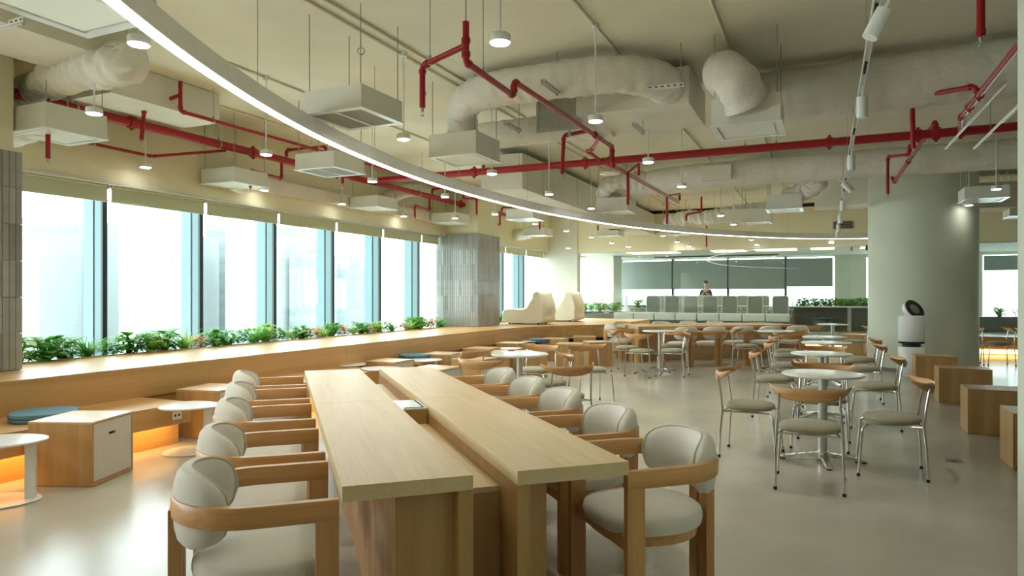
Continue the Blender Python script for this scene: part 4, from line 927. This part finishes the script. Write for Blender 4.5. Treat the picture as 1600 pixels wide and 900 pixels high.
# ================================================================ CEILING CASSETTES
def cassette(x, y, label, kind='plate', s=.6, z=2.95, h=.2, group='square ceiling cassettes', rods=True, lit=False):
    t = thing('ceiling_cassette', label, 'air unit', (x, y, z), 0, group); k = s/2
    MB().box(-k, k, -k, k, .012, h, .004).build('casing', M['cass'], t)
    m = MB(); w = k+.015; i = k-.045
    m.box(-w, w, -w, -i, 0, .012).box(-w, w, i, w, 0, .012).box(-w, -i, -i, i, 0, .012).box(i, w, -i, i, 0, .012)
    if kind == 'grille': m.box(-.012, .012, -i, i, 0, .012)
    m.build('face_frame', M['lacquer'], t)
    if kind == 'grille':
        n = 22
        for q in range(n):
            yy = -i+2*i*(q+.5)/n
            for a, b in ((-i, -.012), (.012, i)):
                o = MB().box(a, b, yy-.004, yy+.006, .002, .011)
                if q == 0 and a < 0: first = o.build('slat', M['slat'], t)
                else: c_ = first.copy(); C.objects.link(c_); c_.location = (0 if a < 0 else i+.012, yy-(-i+2*i*.5/n), 0)
    else: MB().box(-i+.02, i-.02, -i+.02, i-.02, .004, .0115).build('diffuser_plate', M['soft'] if lit else M['plate'], t)  # faint emission stands in for a greenish reflection; this plate is no lamp
    if rods:
        for a in (-1, 1):
            for b in (-1, 1): MB().tube([(a*(k-.03), b*(k-.03), h), (a*(k-.03), b*(k-.03), ZC-z)], .005, 6).build('threaded_rod', M['steel'], t)
    return t
cassette(-3.77, 4.89, 'ceiling cassette with louvred twin grille, large in the upper left of the ceiling', 'grille')
cassette(-5.68, 6.88, 'ceiling cassette with louvred twin grille behind the ring light', 'grille')
cassette(-3.72, 2.36, 'ceiling cassette with milky plate at the top left corner', lit=True)
cassette(-6.83, 4.22, 'ceiling cassette with white plate fed by the flexible duct at the far left', h=.24)
cassette(-7.38, 6.95, 'ceiling cassette by the bulkhead above the second window', z=2.9)
cassette(-7.32, 10.05, 'ceiling cassette by the bulkhead above the fifth window', z=2.93)
cassette(-7.3, 12.75, 'ceiling cassette by the bulkhead left of the tiled pillar', z=2.93)
cassette(-3.77, 6.92, 'ceiling cassette under the round elbow duct in the middle of the ceiling', h=.26)
cassette(-.66, 6.8, 'ceiling cassette under the bulky elbow duct at the right', h=.26)
cassette(-5.66, 13.0, 'ceiling cassette behind the ring light, over the round cafe table', h=.2)
cassette(-6.9, 16.7, 'ceiling cassette beyond the tiled pillar')
cassette(-3.6, 12.6, 'ceiling cassette under the curled flexible duct, middle of the back', h=.26)
cassette(-.68, 13.5, 'ceiling cassette with glassy plate under the folded duct before the fascia', h=.26)
cassette(2.35, 13.4, 'ceiling cassette hanging before the round column top')
cassette(-3.5, 17.9, 'ceiling cassette seen edge-on under the ring light at the back', h=.1)
cassette(-5.2, 17.6, 'ceiling cassette above the left end of the glass partition', h=.14)
cassette(3.6, 16.6, 'ceiling cassette right of the round column')
cassette(-1.4, 16.2, 'white box cassette before the fascia, right of the flexible duct', h=.3, z=3.0)
# ================================================================ DUCTS
def flex(name, label, P, r, ripple=.06, mat='wrap', n=28, step=.022, group=None, seed=1, sub=None):
    pts = catmull([Vector(p) for p in P], 8); L = sum((pts[i+1]-pts[i]).length for i in range(len(pts)-1))
    m = max(len(pts), int(L/step)); Q = []; acc = [0]
    for i in range(len(pts)-1): acc.append(acc[-1]+(pts[i+1]-pts[i]).length)
    j = 0
    for k in range(m+1):
        s = L*k/m
        while j < len(acc)-2 and acc[j+1] < s: j += 1
        u = (s-acc[j])/max(1e-6, acc[j+1]-acc[j]); Q.append(pts[j].lerp(pts[j+1], u))
    rnd = random.Random(seed); ph = [rnd.uniform(0, 6.28) for _ in range(8)]
    def R(t, a):
        s = t*L
        return r*(1+ripple*(.45*math.sin(s*46+1.6*math.sin(a+ph[0])+ph[1])+.35*math.sin(s*29+2*math.sin(2*a+ph[2]))+.3*math.sin(s*7+a*2+ph[3])+.25*math.sin(a*3+s*11+ph[4])))
    o = Q[0].copy()
    t = thing(name, label, 'duct', o, 0, group)
    MB().tube([q-o for q in Q], R, n).build('duct_skin', M[mat], t)
    return t
flex('flexible_duct', 'crinkled flexible duct curling into the cassette at the far left', [(-6.0,4.1,3.62), (-5.72,4.02,3.50), D(205,100,5.72), D(165,106,5.85), D(125,113,6.15), D(90,123,6.5), D(45,145,7.0), D(5,178,7.1), D(15,205,6.95), (-6.95,4.10,3.10)], .155, .16, group='wrapped flexible ducts', seed=2)
def boxduct(x0, x1, y0, y1, z0, z1, label, mat='wrapb', seams=()):
    t = thing('box_duct', label, 'duct', (x0, y0, z0), 0, 'rectangular ducts')
    MB().box(0, x1-x0, 0, y1-y0, 0, z1-z0, .006).build('duct_body', M[mat], t)
    for s in seams:
        if x1-x0 > y1-y0: MB().box(s-x0-.012, s-x0+.012, -.012, y1-y0+.012, -.012, z1-z0+.012).build('flange', M[mat], t)
        else: MB().box(-.012, x1-x0+.012, s-y0-.012, s-y0+.012, -.012, z1-z0+.012).build('flange', M[mat], t)
    return t
boxduct(-6.40, -5.63, 1.0, 4.28, 3.46, 3.815, 'rectangular cream duct at the top left of the ceiling', seams=(2.6,))
boxduct(-7.5, -6.62, 4.62, 6.0, 3.47, 3.815, 'long boxed cream downstand by the windows at the upper left')
boxduct(-7.745, -7.64, 7.4, 13.0, 2.96, 3.16, 'wrapped flat duct along the cream bulkhead', 'wrap')
boxduct(-5.2, -4.45, 10.1, GY-.05, 3.12, 3.70, 'long rectangular duct running toward the fascia behind the ring light', 'wrapb', (11, 12.8, 14.6, 16.4))
boxduct(-2.45, -1.25, 7.0, 8.05, 3.34, 3.72, 'rectangular plenum box in the middle of the ceiling', 'wrapb', ())
boxduct(-1.2, .80, 1.5, 3.2, 3.66, 3.80, 'shallow boxed downstand on the slab at the top right', 'ceil')
t = thing('duct_access_panel', 'grey metal access panel on the plenum duct in the middle', 'panel', (-3.0, 7.3, 3.30), 0)
MB().box(0, .5, -.02, .02, 0, .34).build('panel_plate', M['steel'], t); MB().box(-.03, .53, -.03, -.021, -.03, 0).box(-.03, .53, -.03, -.021, .34, .37).box(-.03, 0, -.03, -.021, 0, .34).box(.5, .53, -.03, -.021, 0, .34).build('panel_frame', M['slat'], t)
flex('wrapped_duct', 'wrapped round duct with elbow dropping to the middle cassette', [(-3.80,6.92,3.17),(-3.80,6.90,3.32),(-3.74,6.80,3.50),(-3.50,6.62,3.58),(-3.1,6.5,3.58),(-2.4,6.45,3.57),(-1.9,6.5,3.57),(-1.55,6.75,3.55),(-1.45,7.1,3.52)], .185, .05, group='wrapped flexible ducts', seed=3)
flex('wrapped_duct', 'long wrapped round duct behind the middle plenum box', [(-4.4,7.9,3.45),(-3.6,7.85,3.45),(-2.6,7.9,3.46),(-2.3,7.9,3.46)], .17, .03, group='wrapped flexible ducts', seed=4)
flex('wrapped_duct', 'bulky wrapped elbow duct dropping to the right-hand cassette', [(-.55,7.7,3.45),(-.80,7.45,3.52),(-.90,7.1,3.56),(-.88,6.75,3.52),(-.80,6.5,3.42),(-.70,6.42,3.27),(-.64,6.5,3.12)], .19, .08, group='wrapped flexible ducts', seed=5)
flex('wrapped_duct', 'huge wrapped round duct crossing the ceiling at the upper right', [(-.7,7.75,3.50),(.2,7.72,3.50),(1.2,7.68,3.50),(2.2,7.66,3.50),(5.5,7.66,3.50),(8.9,7.66,3.50)], .27, .035, group='wrapped flexible ducts', seed=6, step=.05)
flex('wrapped_duct', 'long wrapped round duct crossing behind the red main pipe', [(-3.3,12.6,3.38),(-2.8,12.5,3.48),(-2.0,12.4,3.50),(-1.0,12.35,3.50),(0,12.3,3.50),(1.5,12.3,3.50),(5,12.3,3.50),(8.9,12.3,3.50)], .225, .035, group='wrapped flexible ducts', seed=7, step=.05)
flex('flexible_duct', 'curled flexible duct dropping to the cassette in the middle of the back', [(-3.0,12.45,3.48),(-3.4,12.35,3.5),(-3.72,12.4,3.42),(-3.78,12.55,3.28),(-3.6,12.6,3.16)], 0.17, .15, group='wrapped flexible ducts', seed=8)
flex('flexible_duct', 'folded flexible duct hooking back to the cassette before the fascia', [(-1.3,12.9,3.52),(-.7,12.9,3.53),(-.25,13.0,3.50),(-.15,13.2,3.38),(-.35,13.4,3.27),(-.66,13.5,3.17)], .17, .13, group='wrapped flexible ducts', seed=9)
flex('flexible_duct', 'sagging flexible duct near the fascia at the back', [(-3.6,17.0,3.15),(-3.1,16.9,3.28),(-2.5,16.8,3.25),(-1.9,16.8,3.35),(-1.2,16.7,3.36)], .17, .13, group='wrapped flexible ducts', seed=10)
flex('flexible_duct', 'short flexible duct from the bulkhead to the second window cassette', [(-7.68,7.35,3.0),(-7.62,7.3,2.95),(-7.6,7.1,2.98)], .10, .06, group='wrapped flexible ducts', seed=11)
flex('flexible_duct', 'bent duct by the bulkhead beyond the fifth window cassette', [(-7.55,12.2,3.55),(-7.55,11.6,3.5),(-7.57,11.1,3.35),(-7.57,10.6,3.08)], .13, .06, group='wrapped flexible ducts', seed=12)
flex('flexible_duct', 'round duct entering the bulkhead beyond the tiled pillar', [(-7.7,17.1,3.05),(-7.4,16.9,3.05),(-7.1,16.8,3.08)], .16, .05, group='wrapped flexible ducts', seed=13)
boxduct(-1.95, -1.45, 12.05, 12.12, 3.36, 3.62, 'square access box on the wrapped duct behind the red main')
boxduct(-2.2, -1.4, 16.3, 16.9, 3.10, 3.36, 'square box on the sagging duct near the fascia')
boxduct(1.4, 6, 16.0, 16.8, 3.1, 3.6, 'rectangular duct passing above the round column to the right')
boxduct(-.2, 1.0, 15.2, 16.0, 3.2, 3.7, 'rectangular duct stub left of the column top')
t = thing('wall_grille', 'small dark grille on the fascia left of the column', 'grille', (.42, GY-.03, 3.1), 0)
MB().box(-.24, .24, -.01, .0, 0, .2).build('grille_frame', M['steel'], t)
for k in range(6): MB().box(-.22, .22, -.016, -.0105, .015+k*.03, .035+k*.03).build('slat', M['dark'], t)
# slotted brackets hanging in the ceiling
def bracket(px, y, d, ang, label, L=.42):
    p = D(px, y, d)
    t = thing('slotted_bracket', label, 'bracket', p, ang, 'slotted steel hanger brackets')
    m = MB().box(-L/2, L/2, -.02, -.017, -.02, .02).box(-L/2, L/2, .017, .02, -.02, .02).box(-L/2, L/2, -.017, .017, .017, .02).build('channel', M['lacquer'], t)
    s = MB()
    for k in range(7): s.box(-L/2+.03+k*L/7.2, -L/2+.055+k*L/7.2, -.0215, -.0201, -.006, .006)
    tag(s.build('slots', M['dark'], t), kind='stuff')
    MB().tube([(L/2-.03, 0, -.04), (L/2-.03, 0, ZC-p.z)], .005, 6).tube([(L/2-.03, 0, -.03), (L/2-.03, 0, -.02)], .014, 8).build('threaded_rod', M['steel'], t)
bracket(170,101,5.8, .2, 'slotted bracket before the crinkled duct at the top left')
bracket(14,38,5.2, .0, 'slotted bracket at the left edge of the photo')
bracket(860,136,6.6, PI/2, 'slotted bracket left of the plenum box')
bracket(1034,136,6.6, .1, 'slotted bracket under the turning wrapped duct')
bracket(998,200,7.4, PI/2, 'slotted bracket below the plenum box')
bracket(801,198,8.0, PI/2, 'slotted bracket right of the middle cassette')
bracket(1236,160,7.2, PI/2, 'slotted bracket right of the bulky elbow duct')
bracket(1512,266,12.0, .6, 'slotted bracket above the column, left one'); bracket(1560,262,12.0, .6, 'slotted bracket above the column, right one')
t = thing('smoke_detector', 'round cream smoke detector on the duct left of the middle cassette', 'detector', (-4.15, 7.9, 3.23), 0)
MB().lathe([(.05, 0), (.10, .02), (.10, .05), (.05, .06)], 24).build('detector_body', M['lacquer'], t); MB().cyl(.01, .06, ZC-3.23, 8).build('stem', M['steel'], t)
t = thing('smoke_detector', 'round cream detector disc beside the curled flexible duct', 'detector', tuple(D(953,274,10.8)), 0)
MB().lathe([(.08, 0), (.16, .02), (.16, .04), (.08, .05)], 24).build('detector_body', M['lacquer'], t); MB().cyl(.01, .05, ZC-t.location.z, 8).build('stem', M['steel'], t)
for i, (px, y, d) in enumerate(((564, 80, 6.5), (661, 146, 7.4))):
    t = thing('steel_ring_hook', 'small steel ring hook under the slab, '+['upper one left of the red pipe', 'lower one under the red drop pipe'][i], 'hook', tuple(D(px, y, d)), YAW, 'ring hooks')
    MB().tube([(.033*math.cos(a), 0, .033*math.sin(a)) for a in [2*PI*k/16 for k in range(17)]], .005, 6, False).tube([(0,0,.033), (0,0,ZC-t.location.z)], .0035, 6).build('ring', M['steel'], t)

for i, (A_, B_) in enumerate(((W(1478,232,3.2), W(1572,128,3.2)), (W(1522,232,3.2), W(1600,155,3.2)))):
    tag(MB().tube([A_, B_], .014, 8).build('conduit', M['lacquer']), 'white suspended conduit behind the red main at the right, '+['nearer the column','nearer the right edge'][i], 'conduit', 'conduits on the ceiling')
    tag(MB().tube([A_.lerp(B_, .4)+Vector((0,0,.01)), A_.lerp(B_, .4)+Vector((0,0,ZC-3.2))], .004, 6).build('threaded_rod', M['steel']), 'thin rod holding the white conduit '+['nearer the column','nearer the right edge'][i], 'rod')
